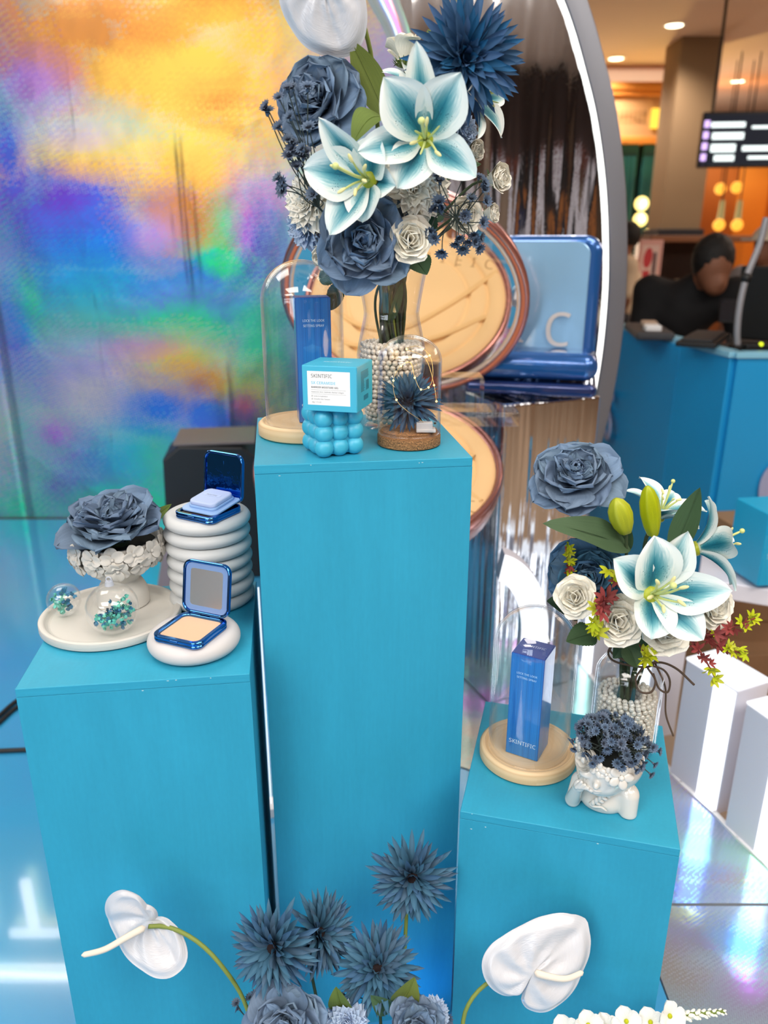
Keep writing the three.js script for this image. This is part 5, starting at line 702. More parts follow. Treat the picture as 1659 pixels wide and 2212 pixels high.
function rose(label, foot, head, dir, size, seed, o = {}) {
  const r = size * 0.74;
  const f = flower(o.name ?? 'white_rose', label, 'flower', o.group ?? 'white roses', foot, head, dir, { stem: 0.002, ...o }), R = rng(seed), shut = o.shut ?? 0, n = o.n ?? 17, key = r.toFixed(3) + shut + n;
  roseSets[key] ??= Array.from({ length: n }, (_, i) => { const k = i / (n - 1); return petal({ L: r * mix(1.0, 1.22, k), W: r * mix(0.75, 1.55, Math.sqrt(k)), a0: mix(0.1, 0.72, k) * (1 - 0.55 * shut), a1: mix(0.1, 1.75, Math.pow(k, 0.8)) * (1 - 0.6 * shut), k: 2.2, cup: mix(0.9, 0.3, k), e: 1.9, s: 0.42, neck: 0.5, ruf: 0.012 + 0.014 * k, rn: 0.9, r0: r * mix(0.03, 0.16, k), nu: 10, nv: 10, seed: i * 5 + 3 }); });
  for (let i = 0; i < n; i++) f.add('petal', roseSets[key][i], (o.mats ?? F.cream)[Math.floor(R() * 3)], i * 2.4 + R() * 0.3, -r * mix(0.1, 0.28, i / n));
  f.add('calyx', ball(1, 0, 0, 0, 16, 10).scale(r * 0.26, r * 0.2, r * 0.26), F.leaf[0], 0, -r * 0.3); for (let i = 0; i < 5; i++) f.add('sepal', petal({ L: r * 0.7, W: r * 0.18, a0: 1.1, a1: 1.9, cup: 0.3, neck: 0.6, s: 0.8, nu: 4, nv: 6 }), F.leaf[i % 3], i * 1.257, -r * 0.34);
  return f;
}
const mumSets = {};
function mum(label, foot, head, dir, r, seed, mats, group, o = {}) {
  const f = flower(o.name ?? 'pompon_flower', label, 'flower', group, foot, head, dir, { stem: 0.002, ...o }), R = rng(seed), key = r.toFixed(3), rows = [[20, 1.0, 1.35, 1.7], [20, 0.98, 1.05, 1.4], [18, 0.92, 0.75, 1.1], [15, 0.84, 0.45, 0.8], [11, 0.76, 0.2, 0.45], [6, 0.7, 0.0, 0.15]];
  mumSets[key] ??= rows.map(([, l, a0, a1], i) => [0, 1, 2].map((k) => petal({ L: r * l, W: r * 0.34, a0: a0 - 0.05, a1: a1 + 0.1 * (k - 1), cup: 0.4, e: 2.1, s: 0.5, neck: 0.3, ruf: 0.05, rn: 2, notch: 0.16, nu: 7, nv: 6, seed: 31 * i + k })));
  rows.forEach(([n], i) => { for (let j = 0; j < n; j++) f.add('petal', mumSets[key][i][Math.floor(R() * 3)], mats[Math.floor(R() * mats.length)], ((j + R() * 0.6) / n) * 2 * PI + i, -r * 0.3, (R() - 0.5) * 0.2); });
  f.add('calyx', ball(1, 0, 0, 0, 14, 8).scale(r * 0.22, r * 0.22, r * 0.22), F.leaf[1], 0, -r * 0.36);
  return f;
}
function lily(label, foot, head, dir, r, seed, o = {}) {
  const f = flower('teal_lily', label, 'flower', 'white and teal lilies', foot, head, dir, { stem: 0.0028, ...o }), R = rng(seed), list = o.petals ?? [0, 1, 2, 3, 4, 5].map((i) => [i * 60, i % 2 ? 0.72 : 1, 1]);
  list.forEach(([deg, wide, len, a0 = 0.45, a1 = 1.75], i) => { const p = f.add('petal', petal({ L: r * 1.16 * len, W: r * 0.62 * wide, a0: a0 + (wide < 0.9 ? 0.12 : 0), a1, k: 1.1, cup: 0.34, e: 1.12, s: 0.8, neck: 0.3, fold: 0.12, ruf: 0.03, rn: 0.9, nu: 12, nv: 16, r0: r * 0.05, seed: seed + i }), M.lily, rad(deg), wide < 0.9 ? -r * 0.05 : 0); });
  f.add('throat', lathe([[r * 0.02, -r * 0.3], [r * 0.06, -r * 0.12], [r * 0.1, 0.0], [r * 0.15, r * 0.09]], 18), M.lilyBack);
  f.add('throat_core', ball(1, 0, 0, 0, 16, 10).scale(r * 0.15, r * 0.1, r * 0.15), F.bud[0], 0, r * 0.02);
  for (let i = 0; i < 6; i++) { const a = R() * 0.5 - 0.25, b = r * (0.55 + R() * 0.2), s = f.add('stamen', taper([[0, 0, 0], [b * 0.12, b * 0.5, 0], [b * 0.34 + a * b * 0.2, b * 0.98, a * b * 0.4]], r * 0.022, r * 0.015, 14, 6), M.stamen, i * 1.05 + 0.3); if (i % 2 || o.anthers) part('anther', ball(1, 0, 0, 0, 10, 8).scale(r * 0.028, r * 0.075, r * 0.028).rotateZ(-0.9).translate(b * 0.34 + a * b * 0.2, b * 0.99, a * b * 0.4), M.anther, s); }
  const st = f.add('pistil', taper([[0, 0, 0], [r * 0.05, r * 0.5, 0], [r * 0.16, r * 0.92, r * 0.02]], r * 0.026, r * 0.022, 14, 8), M.stamen, 2); part('stigma', ball(r * 0.05, r * 0.16, r * 0.93, r * 0.02, 12, 8), M.stamen, st);
  return f;
}
// a leaf from base to tip in world metres; `up` is the side its face looks to
function leaf(parent, base, tip, up, W, m, o = {}) {
  const b = V(...base), tp = V(...tip), ax = tp.clone().sub(b), L = ax.length(), z = ax.clone().normalize(), x = V(...up).cross(z).normalize(), y = z.clone().cross(x), bow = o.bow ?? 0.1, saw = o.saw ?? 0;
  const g = sheet(saw ? 14 : 8, saw ? 40 : 16, (uu, v) => { const u = uu * 2 - 1, w = (W / 2) * Math.pow(Math.max(0.0001, Math.sin(PI * Math.pow(v, o.e ?? 0.85))), o.s ?? 0.8) * (1 + saw * ((v * 14) % 1 - 0.5)); return [u * w, bow * L * Math.sin(PI * v) + (o.fold ?? 0.28) * w * Math.abs(u) + (o.wave ?? 0) * w * Math.sin(v * 9 + u * 2), v * L + Math.abs(u) * saw * 0.02]; });
  const p = part('leaf', g, m, parent); parent.updateMatrixWorld(true);
  p.matrixAutoUpdate = true; p.quaternion.setFromRotationMatrix(new THREE.Matrix4().makeBasis(x, y, z)).premultiply(parent.getWorldQuaternion(new THREE.Quaternion()).invert()); p.position.copy(parent.worldToLocal(b.clone()));
  const vein = part('midrib', tube([[0, 0.0006, 0.001], [0, bow * L * 0.7 + 0.0006, L * 0.25], [0, bow * L + 0.0006, L * 0.5], [0, bow * L * 0.7 + 0.0006, L * 0.75], [0, 0.0006, L * 0.98]], W * 0.012 + 0.0002, 18, 5), m, p);
  return p;
}
// sprays of small starry florets on wiry stalks
const floretGeo = [0, 1, 2].map((s) => merge([...Array.from({ length: 11 }, (_, i) => petal({ L: 0.0078, W: 0.0028, a0: 0.75, a1: 1.25 + 0.12 * s, cup: 0.5, e: 1.7, s: 0.45, nu: 2, nv: 3, seed: s }).rotateY((i * 2 * PI) / 11)), ...Array.from({ length: 7 }, (_, i) => petal({ L: 0.0052, W: 0.002, a0: 0.3, a1: 0.8, cup: 0.5, e: 1.3, s: 0.6, nu: 2, nv: 3, seed: s }).rotateY(i * 0.9 + 0.3)), ball(1, 0, 0, 0, 8, 6).scale(0.0017, 0.0026, 0.0017)]));
const eyeGeo = merge([ball(1, 0, 0, 0, 10, 6).scale(0.0021, 0.0013, 0.0021).translate(0, 0.0016, 0), ...Array.from({ length: 9 }, (_, i) => ball(0.0005, 0.0017, 0.0026, 0, 5, 4).rotateY(i * 0.7))]); M.eye = mat(0x1c2230, { roughness: 0.8 });
function spray(label, foot, via, heads, seed, o = {}) {
  const t = thing('floret_spray', label, 'flower spray', foot, 0, o.group), R = rng(seed), F0 = V(...foot), c = V(0, 0, 0); heads.forEach((p) => c.add(V(...p))); c.multiplyScalar(1 / heads.length);
  const k = V(...via).sub(F0), main = [V(0, 0, 0), ...(o.pre ?? []).map((p) => V(...p).sub(F0)), k]; part('stem', tube(main, 0.0013, 24, 6), M.stemDark, t);
  heads.forEach((p, i) => {
    const e = V(...p).sub(F0), m = k.clone().lerp(e, 0.45).add(V((R() - 0.5) * 0.02, (R() - 0.5) * 0.02, (R() - 0.5) * 0.012)), s = part('stalk', tube([k, m, e], 0.0007, 12, 5), M.stemDark, t);
    const d = e.clone().sub(m).normalize().add(V((R() - 0.5) * 0.9, 0.15 + (R() - 0.5) * 0.6, 0.65)).normalize(), f = part('floret', floretGeo[i % 3], F.floret[Math.floor(R() * 4)], t); f.position.copy(e); f.quaternion.setFromUnitVectors(Y, d); f.scale.setScalar((o.size ?? 1) * (0.85 + R() * 0.35)); part('eye', eyeGeo, M.eye, f);
  });
  return t;
}
// red and lime autumn twigs
const leafletGeo = [0, 1].map((s) => merge([0, 1, 2, 3].map((i) => petal({ L: 0.0125, W: 0.0042, a0: 0.9, a1: 1.3, cup: 0.3, e: 1.0, s: 0.7, neck: 0.4, nu: 4, nv: 6, seed: s + i, notch: 0.1 }).rotateY((i - 1.5) * 0.85 + s))));
function twig(label, pts, seed, o = {}) {
  const t = thing('autumn_twig', label, 'twig', pts[0], 0), R = rng(seed), c = new THREE.CatmullRomCurve3(pts.map((p) => V(...p).sub(V(...pts[0])))), n = o.n ?? 10; part('stem', tube(c.getPoints(8), 0.0011, 24, 6), F.rust[0], t);
  for (let i = 0; i < n; i++) { const u = mix(o.from ?? 0.25, 1, i / (n - 1)), p = c.getPoint(u), s = part('leaflet', leafletGeo[i % 2], u > (o.turn ?? 0.55) || R() > 0.8 ? F.lime[i % 3] : F.rust[i % 3], t); s.position.copy(p).add(V((R() - 0.5) * 0.008, (R() - 0.5) * 0.008, (R() - 0.5) * 0.008)); s.rotation.set(R() * 1.4 + 0.5, R() * 6.3, R() * 1.2 - 0.6); s.scale.setScalar((o.size ?? 1) * (0.7 + R() * 0.5)); }
  return t;
}
// anthurium: a glossy heart with pressed veins, a spadix and a curved stalk. `edge` lists the outline round the point where the stalk
// joins, as [degrees, metres]; `relief(x, y)` is the heart's own curve out of its plane, in metres
function anthurium(label, edge, at, turn, stem, o = {}) {
  const t = thing('white_anthurium', label, 'flower', at, 0), n = edge.length, R = Math.max(...edge.map((e) => e[1]));
  const rim = (deg) => { let a = ((deg - edge[0][0]) % 360 + 360) % 360; for (let i = 0; i < n; i++) { const a0 = edge[i][0] - edge[0][0], a1 = (i + 1 < n ? edge[i + 1][0] : edge[0][0] + 360) - edge[0][0]; if (a <= a1) { const k = clamp((a - a0) / Math.max(1e-6, a1 - a0)), p = edge[(i + n - 1) % n][1], q = edge[i][1], r = edge[(i + 1) % n][1], s = edge[(i + 2) % n][1]; if (a1 - a0 < 6) return mix(q, r, k); return 0.5 * (2 * q + (r - p) * k + (2 * p - 5 * q + 4 * r - s) * k * k + (3 * q - p - 3 * r + s) * k * k * k); } } return edge[0][1]; };
  const g = sheet(110, 30, (u, v) => {
    const deg = edge[0][0] + u * 360, r = rim(deg), a = rad(deg), k = Math.pow(v, 0.9), x = Math.cos(a) * r * k, y = Math.sin(a) * r * k, w = a - rad(o.tip ?? 0), b = Math.atan2(Math.sin(w), Math.cos(w));
    const along = Math.hypot(x, y) / R, veins = R * (0.03 * Math.sin(Math.abs(b) * 6.5 + along * 7) * sstep(0.06, 0.35, along) * sstep(1.0, 0.7, k) - 0.06 * Math.exp(-(Math.sin(b) ** 2) / 0.012) * sstep(0, 0.2, k) * (Math.cos(b) > 0 ? 1 : 0) * (1 - 0.5 * k)) + 0.012 * R * (1 - k) * noise(x * 120, y * 120, 3);
    return [x, y, (o.relief ? o.relief(x, y) : 0) + veins - 0.07 * R * sstep(0.82, 1, k)];
  });
  const back = g.clone(), bp = back.attributes.position; for (let i = 0; i < bp.count; i++) bp.setZ(i, bp.getZ(i) - 0.0009); 
  const q = new THREE.Quaternion().setFromEuler(new THREE.Euler(...turn)), m = part('spathe', merge([g, back]), mat(0xccced4, { roughness: 0.3, clearcoat: 0.35, clearcoatRoughness: 0.2, bumpMap: T.fine, bumpScale: 0.0005 }), t); m.quaternion.copy(q);
  if (o.spadix) { const s = part('spadix', taper(o.spadix.map((p) => V(...p)), 0.0046, 0.0032, 24, 12), mat(0xf0e4d4, { roughness: 0.8, bumpMap: rep(T.corkBump, 3, 1), bumpScale: 0.0006 }), t); s.quaternion.copy(q); }
  part('stalk', tube(stem.map((p) => V(...p).sub(V(...at))), 0.0028, 40, 8), M.stemPale, t);
  return t;
}

// ---------------------------------------------------------------- the tall bouquet
const vf = (i, n = 14) => { const a = i * 2.4, r = 0.004 + 0.018 * ((i % 5) / 5); return [VASE[0] + Math.cos(a) * r, VASE[1] + 0.1, VASE[2] + Math.sin(a) * r]; }, vn = (i) => { const a = i * 2.4 + 0.9, r = 0.012 + 0.012 * ((i % 3) / 3); return [VASE[0] + Math.cos(a) * r, VASE[1] + 0.2, VASE[2] + Math.sin(a) * r]; }, vv = (i) => ({ via: [vn(i)] });
const B1 = lily('large teal-hearted white lily facing forward in the middle of the tall bouquet', vf(0), [0.048, 1.361, -0.985], [-0.05, -0.02, 1], 0.079, 5, { ...vv(0), petals: [[126, 1.2, 0.98, 0.5, 1.4], [56, 1.2, 0.95, 0.5, 1.4], [188, 0.9, 0.95, 0.6, 1.65], [-38, 0.95, 0.86, 0.6, 1.75], [-124, 1.05, 0.72, 0.6, 1.9], [94, 0.75, 1.1, 0.8, 1.3]] });
const B2 = lily('teal-hearted white lily turned to the left in the tall bouquet', vf(1), [-0.016, 1.319, -0.99], [-0.4, 0.0, 0.9], 0.079, 8, { ...vv(1), anthers: true, petals: [[146, 1.2, 0.86, 0.6, 1.5], [214, 0.95, 0.86, 0.7, 1.6], [244, 0.95, 0.55, 0.6, 1.8], [36, 1.0, 0.6, 0.5, 1.6], [325, 0.7, 0.5, 0.5, 1.5], [97, 0.75, 1.0, 0.5, 1.1]] });
lily('small half-hidden teal lily behind the dark blue aster of the tall bouquet', vf(2), [0.104, 1.416, -1.07], [0.75, 0.1, 0.5], 0.055, 9, vv(2));
lily('narrow pale lily rising behind the large lily of the tall bouquet', vf(3), [0.043, 1.421, -1.07], [0.1, 0.75, 0.45], 0.05, 12, vv(3));
aster('deep blue spiky aster at the top right of the tall bouquet', vf(4), [0.094, 1.452, -1.03], [0.12, -0.06, 1], 0.061, 2, F.denim, vv(4));
peony('slate blue peony at the upper left of the tall bouquet', vf(5), [-0.072, 1.404, -1.07], [-0.35, 0.25, 0.9], 0.062, 3, F.slate, vv(5));
peony('slate blue peony low in the front of the tall bouquet over the vase rim', vf(6), [-0.023, 1.247, -1.04], [-0.05, 0.12, 1], 0.064, 4, F.slate, vv(6));
mum('pale sky blue pompon flower above the upper left peony', vf(7), [-0.078, 1.447, -1.11], [-0.3, 0.6, 0.7], 0.042, 5, F.sky, 'sky blue pompon flowers', vv(7));
mum('white pompon flower under the large lily of the tall bouquet', vf(8), [0.037, 1.313, -1.03], [0.0, -0.1, 1], 0.048, 6, F.cream, 'white pompon flowers', vv(8));
mum('white pompon flower at the left side of the tall bouquet', vf(9), [-0.098, 1.297, -1.08], [-0.5, 0, 0.8], 0.043, 7, F.cream, 'white pompon flowers', vv(9));
mum('sky blue pompon flower under the white one at the left of the tall bouquet', vf(10), [-0.105, 1.268, -1.1], [-0.6, -0.3, 0.7], 0.038, 8, F.sky, 'sky blue pompon flowers', vv(10));
mum('pale blue pompon flower half hidden right of the large lily', vf(11), [0.102, 1.386, -1.12], [0.6, 0.1, 0.6], 0.034, 9, F.sky, 'sky blue pompon flowers', vv(11));
rose('white rose just above the vase rim at the right front of the tall bouquet', vf(12), [0.031, 1.251, -1.02], [0.15, 0.15, 1], 0.036, 1, vv(12));
rose('closed white rose hanging at the lower left of the tall bouquet beside the dome', vf(13), [-0.075, 1.237, -1.09], [-0.35, -0.45, 0.8], 0.03, 2, { ...vv(13), shut: 0.7 });
rose('large white rose half hidden by florets at the right of the tall bouquet', vf(14), [0.102, 1.282, -1.1], [0.3, 0.1, 1], 0.036, 3, { ...vv(14), shut: 0.45 });
rose('white rose bud at the far right of the tall bouquet', vf(15), [0.141, 1.286, -1.13], [0.8, 0.1, 0.5], 0.022, 4, { ...vv(15), shut: 0.6 });
rose('white ranunculus at the upper right side of the tall bouquet', vf(16), [0.144, 1.328, -1.11], [0.7, 0.15, 0.7], 0.03, 5, { ...vv(16), shut: 0.5 });
rose('small white bud beside the pale blue flower of the tall bouquet', vf(17), [0.114, 1.364, -1.12], [0.7, 0, 0.7], 0.023, 6, { ...vv(17), shut: 0.6 });
{ const f = rose('white cupped poppy seen from behind at the top of the tall bouquet', vf(18), [0.024, 1.465, -1.08], [-0.1, 0.93, -0.1], 0.033, 7, { ...vv(18), name: 'white_poppy', n: 12, shut: 0.35, mats: F.ivory }); for (let i = 0; i < 16; i++) f.add('sepal', petal({ L: 0.015, W: 0.003, a0: 1.2, a1: 0.5, neck: 0.6, s: 0.8, nu: 2, nv: 5, r0: 0.004 }), F.olive[i % 3], i * 0.39, -0.012); }
{ const t = thing('lily_foliage', 'upright olive green lily leaves in the tall bouquet', 'foliage', vf(19)); part('stem', tube([[0, 0, 0], V(...vn(19)).sub(V(...vf(19))), V(0.003, 1.394, -1.06).sub(V(...vf(19)))], 0.0025, 30), M.stem, t);
  leaf(t, [0.005, 1.391, -1.06], [-0.039, 1.476, -1.05], [-0.25, 0.1, 1], 0.038, F.olive[0], { bow: -0.08, e: 0.95 }); leaf(t, [0.006, 1.387, -1.03], [-0.037, 1.357, -0.99], [-0.2, 0.7, 0.7], 0.042, F.olive[1], { bow: 0.25 }); leaf(t, [0.061, 1.47, -1.1], [0.055, 1.499, -1.1], [0.2, 0, 1], 0.018, F.olive[2]); leaf(t, [0.078, 1.325, -1.08], [0.125, 1.344, -1.08], [0.2, 0.8, 0.6], 0.03, F.leaf[0]); }
{ const t = thing('rose_foliage', 'serrated dark green rose leaves hanging over the vase rim', 'foliage', vf(20)); part('stem', tube([[0, 0, 0], V(...vn(20)).sub(V(...vf(20))), V(0.031, 1.227, -1.08).sub(V(...vf(20)))], 0.002, 30), M.stem, t);
  leaf(t, [0.036, 1.231, -1.05], [0.054, 1.211, -1.03], [0.3, 0.3, 1], 0.034, F.leaf[1], { saw: 0.1, bow: 0.08 }); leaf(t, [0.014, 1.235, -1.06], [0.025, 1.243, -1.04], [0, 0.3, 1], 0.02, F.leaf[0], { saw: 0.1 }); leaf(t, [0.052, 1.28, -1.08], [0.077, 1.289, -1.1], [0.3, 0.4, 1], 0.03, F.deep[1], { saw: 0.1 }); leaf(t, [-0.054, 1.209, -1.12], [-0.093, 1.201, -1.16], [0, 0.2, 1], 0.03, F.deep[0], { saw: 0.1 }); leaf(t, [-0.058, 1.201, -1.15], [-0.078, 1.156, -1.17], [-0.2, 0, 1], 0.026, F.deep[2], { saw: 0.1 }); leaf(t, [0.026, 1.196, -1.13], [0.004, 1.131, -1.14], [0.2, 0, 1], 0.013, F.leaf[2], {}); leaf(t, [0.059, 1.295, -1.05], [0.046, 1.263, -1.07], [0, 0.2, 1], 0.04, F.deep[1], { saw: 0.1 }); leaf(t, [-0.041, 1.301, -1.06], [-0.065, 1.274, -1.06], [0, 0.2, 1], 0.04, F.deep[2], {}); leaf(t, [0.012, 1.297, -1.08], [-0.018, 1.28, -1.08], [0, 0.2, 1], 0.045, F.deep[0], {}); }
for (let i = 0; i < 7; i++) { const a = vf(21 + i), b = [VASE[0] + (i - 3) * 0.009, VASE[1] + 0.235, VASE[2] + 0.012 - (i % 3) * 0.01], t = single('bare_stem', tube([[0, 0, 0], V(...vn(21 + i)).sub(V(...a)), V(...b).sub(V(...a)), V(b[0] * 1.3, b[1] + 0.05, b[2]).sub(V(...a))], 0.0017, 24), M.stemDark, 'thin dark stem among the stems inside the waisted vase', 'stem', 'bare stems in the waisted vase'); t.position.set(...a); }
spray('left spray of dark grey blue florets branching beyond the tall bouquet', vf(8), [-0.08, 1.289, -1.02], [[-0.136, 1.397, -1], [-0.136, 1.391, -1], [-0.119, 1.403, -0.98], [-0.111, 1.415, -1], [-0.105, 1.416, -1], [-0.088, 1.416, -1], [-0.122, 1.375, -1], [-0.107, 1.383, -0.98], [-0.086, 1.372, -0.98], [-0.091, 1.373, -1.04], [-0.109, 1.359, -1], [-0.113, 1.362, -1], [-0.094, 1.35, -0.98], [-0.101, 1.347, -1], [-0.112, 1.344, -1], [-0.104, 1.333, -1], [-0.096, 1.343, -1], [-0.091, 1.349, -1], [-0.125, 1.32, -1], [-0.119, 1.314, -1], [-0.12, 1.308, -1], [-0.083, 1.302, -0.98], [-0.108, 1.352, -1], [-0.098, 1.358, -1]], 5, { pre: [vn(8)], group: 'sprays of grey blue florets', size: 1.35 });
spray('right spray of grey blue florets reaching over the round mirror lid', vf(15), [0.089, 1.278, -1.02], [[0.065, 1.323, -1.01], [0.068, 1.317, -1.01], [0.097, 1.325, -1.01], [0.118, 1.324, -1.04], [0.12, 1.316, -1.01], [0.063, 1.286, -1.01], [0.067, 1.294, -1.01], [0.073, 1.289, -1.01], [0.106, 1.298, -1.01], [0.123, 1.296, -1.01], [0.121, 1.308, -1.01], [0.12, 1.272, -1.01], [0.098, 1.28, -1.01], [0.111, 1.259, -1.01], [0.105, 1.251, -1.01], [0.112, 1.25, -1.01], [0.118, 1.255, -1.01], [0.089, 1.249, -1.01], [0.092, 1.255, -1.01], [0.117, 1.243, -1.01], [0.098, 1.243, -1.01], [0.072, 1.239, -1.01], [0.057, 1.263, -1.01], [0.063, 1.255, -1.01]], 6, { pre: [vn(15)], group: 'sprays of grey blue florets', size: 1.35 });
// a white anthurium hanging into the picture from above, and a green stalk behind
anthurium('white anthurium nodding down at the top edge above the tall bouquet', [[15, 0.0441], [40, 0.0475], [75, 0.0340], [88, 0.0079], [100, 0.0340], [140, 0.0481], [170, 0.0521], [192, 0.0532], [223, 0.0549], [248, 0.0611], [270, 0.0651], [291, 0.0707], [308, 0.0685], [330, 0.0577], [347, 0.0498]], [-0.069, 1.522, -1.03], [0.2, 0.05, 0], [vf(3), vn(3), [-0.014, 1.453, -1.09], [-0.018, 1.476, -1.08], [-0.03, 1.506, -1.06], [-0.054, 1.528, -1.045], [-0.068, 1.524, -1.034]], { tip: 285, relief: (x, y) => -1.2 * (x * x + y * y) });
rose('white bud above the picture on a pale green stalk over the deep blue aster', vf(4), [0.087, 1.561, -1.09], [0, 1, 0.2], 0.025, 17, { shut: 0.7, via: [vn(4), [0.076, 1.47, -1.1], [0.084, 1.523, -1.09]], stemMat: M.stemPale });

// ---------------------------------------------------------------- the jar bouquet
const jf = (i) => { const a = i * 2.4, r = 0.003 + 0.014 * ((i % 5) / 5); return [JAR[0] + Math.cos(a) * r, JAR[1] + 0.06, JAR[2] + Math.sin(a) * r]; }, jn = (i) => { const a = i * 2.4 + 0.9, r = 0.01 + 0.008 * ((i % 3) / 3); return [JAR[0] + Math.cos(a) * r, JAR[1] + 0.17, JAR[2] + Math.sin(a) * r]; }, jv = (i) => ({ via: [jn(i)] });
lily('large teal-hearted white lily facing forward in the jar bouquet', jf(0), [0.342, 0.822, -0.9], [0.05, 0.38, 0.92], 0.088, 15, { ...jv(0), anthers: true, petals: [[104, 1.2, 0.92, 0.5, 1.3], [72, 0.95, 0.95, 0.7, 1.3], [146, 1.0, 0.86, 0.6, 1.5], [6, 1.0, 0.94, 0.7, 1.4], [-98, 1.1, 0.6, 0.6, 1.6], [-44, 0.9, 0.82, 0.7, 1.65]] });
lily('white lily turned away at the right of the jar bouquet', jf(1), [0.418, 0.86, -0.96], [0.75, 0.25, 0.1], 0.07, 18, { ...jv(1), anthers: true });
lily('teal-tipped white lily rising at the back of the jar bouquet', jf(2), [0.386, 0.882, -1.02], [0.3, 0.9, 0.15], 0.06, 19, { ...jv(2), anthers: true });
peony('slate blue peony standing highest on the left of the jar bouquet', jf(3), [0.259, 0.935, -1], [-0.15, 0.75, 0.6], 0.066, 11, F.slate, jv(3));
peony('dusky blue peony half hidden behind the white roses of the jar bouquet', jf(4), [0.29, 0.81, -0.99], [-0.3, 0.3, 0.9], 0.06, 12, F.dusk, jv(4));
rose('white rose at the left end of the jar bouquet', jf(5), [0.253, 0.806, -0.92], [-0.3, 0.5, 0.8], 0.036, 11, jv(5));
rose('white rose above the jar neck left of the big white one', jf(6), [0.305, 0.78, -0.905], [-0.1, 0.45, 0.9], 0.042, 12, jv(6));
rose('biggest white rose hanging under the large lily of the jar bouquet', jf(7), [0.366, 0.768, -0.915], [0.05, 0.45, 0.9], 0.049, 13, jv(7));
rose('white rose at the right side of the jar bouquet under the turned lily', jf(8), [0.431, 0.79, -0.93], [0.35, 0.4, 0.8], 0.04, 14, jv(8));
for (const [i, [lab, a, b, w, m]] of [['shorter fat yellow green lily bud of the jar bouquet', [0.317, 0.89, -0.94], [0.295, 0.941, -0.93], 0.03, 0], ['longer ribbed yellow green lily bud of the jar bouquet', [0.357, 0.881, -0.95], [0.337, 0.955, -0.94], 0.026, 1]].entries()) {
  const t = thing('lily_bud', lab, 'bud', jf(9 + i)), A = V(...a), Bv = V(...b), d = Bv.clone().sub(A), L = d.length(); part('stem', tube([V(0, 0, 0), V(...jn(9 + i)).sub(t.position), A.clone().sub(t.position)], 0.0022, 24), M.stem, t);
  const g = lathe([[0.0002, 0], [w * 0.28, L * 0.06], [w * 0.42, L * 0.25], [w * 0.5, L * 0.5], [w * 0.46, L * 0.72], [w * 0.3, L * 0.9], [w * 0.12, L * 0.985], [0.0002, L]], 36), p = g.attributes.position; for (let k = 0; k < p.count; k++) { const an = Math.atan2(p.getZ(k), p.getX(k)), s = 1 + 0.05 * Math.cos(an * 6); p.setX(k, p.getX(k) * s); p.setZ(k, p.getZ(k) * s); } g.computeVertexNormals();
  const bd = part('bud', g, F.bud[m], t); bd.position.copy(A).sub(t.position); bd.quaternion.setFromUnitVectors(Y, d.normalize());
}
{ const t = thing('lily_foliage', 'long dark green lily leaves in the jar bouquet', 'foliage', jf(11)); part('stem', tube([[0, 0, 0], V(...jn(11)).sub(V(...jf(11))), V(0.351, 0.846, -0.97).sub(V(...jf(11)))], 0.0024, 24), M.stem, t);
  leaf(t, [0.329, 0.862, -0.95], [0.202, 0.911, -0.92], [0.1, 0.75, 0.6], 0.045, F.leaf[0], { bow: 0.07, wave: 0.1 }); leaf(t, [0.384, 0.851, -0.95], [0.405, 0.953, -0.94], [-0.5, 0.3, 0.8], 0.034, F.leaf[1], { bow: -0.05 }); leaf(t, [0.331, 0.857, -0.96], [0.304, 0.919, -0.97], [-0.3, 0.2, 1], 0.024, F.leaf[2], {}); leaf(t, [0.386, 0.846, -0.97], [0.412, 0.886, -0.97], [-0.2, 0.3, 1], 0.03, F.leaf[0], {}); }
{ const t = thing('rose_foliage', 'serrated green rose leaves around the jar neck', 'foliage', jf(12)); part('stem', tube([[0, 0, 0], V(...jn(12)).sub(V(...jf(12))), V(0.332, 0.724, -0.96).sub(V(...jf(12)))], 0.002, 24), M.stem, t);
  leaf(t, [0.268, 0.765, -0.95], [0.219, 0.796, -0.93], [0, 0.8, 0.6], 0.04, F.deep[0], { saw: 0.12 }); leaf(t, [0.286, 0.753, -0.92], [0.242, 0.753, -0.9], [0, 0.8, 0.6], 0.036, F.leaf[2], { saw: 0.12 }); leaf(t, [0.335, 0.736, -0.93], [0.374, 0.744, -0.9], [0, 0.7, 0.7], 0.03, F.leaf[1], { saw: 0.1 }); leaf(t, [0.328, 0.736, -0.93], [0.341, 0.709, -0.91], [0, 0.4, 1], 0.028, F.leaf[0], { saw: 0.1 }); leaf(t, [0.329, 0.731, -0.94], [0.312, 0.717, -0.92], [0, 0.4, 1], 0.022, F.deep[1], { saw: 0.1 }); leaf(t, [0.409, 0.811, -0.97], [0.362, 0.832, -0.97], [0, 0.4, 1], 0.045, F.deep[1], {}); leaf(t, [0.327, 0.804, -0.97], [0.302, 0.767, -0.96], [0, 0.4, 1], 0.045, F.deep[2], {}); }
twig('lime and rust twig spilling over the left roses of the jar bouquet', [jn(1), [0.31, 0.796, -0.93], [0.278, 0.823, -0.88], [0.268, 0.809, -0.87], [0.272, 0.771, -0.88]], 3, { n: 17, from: 0.42, turn: 0.72, size: 1.25 });
twig('lime sprig in front of the jar neck above the twine', [jn(2), [0.34, 0.743, -0.9], [0.344, 0.737, -0.885]], 4, { n: 7, from: 0.8, turn: 0, size: 1.3 });
twig('rust red twig with lime tips reaching far to the right of the jar bouquet', [jn(3), [0.405, 0.759, -0.94], [0.426, 0.762, -0.9], [0.461, 0.776, -0.9], [0.484, 0.787, -0.9]], 5, { n: 17, from: 0.5, turn: 0.8 });
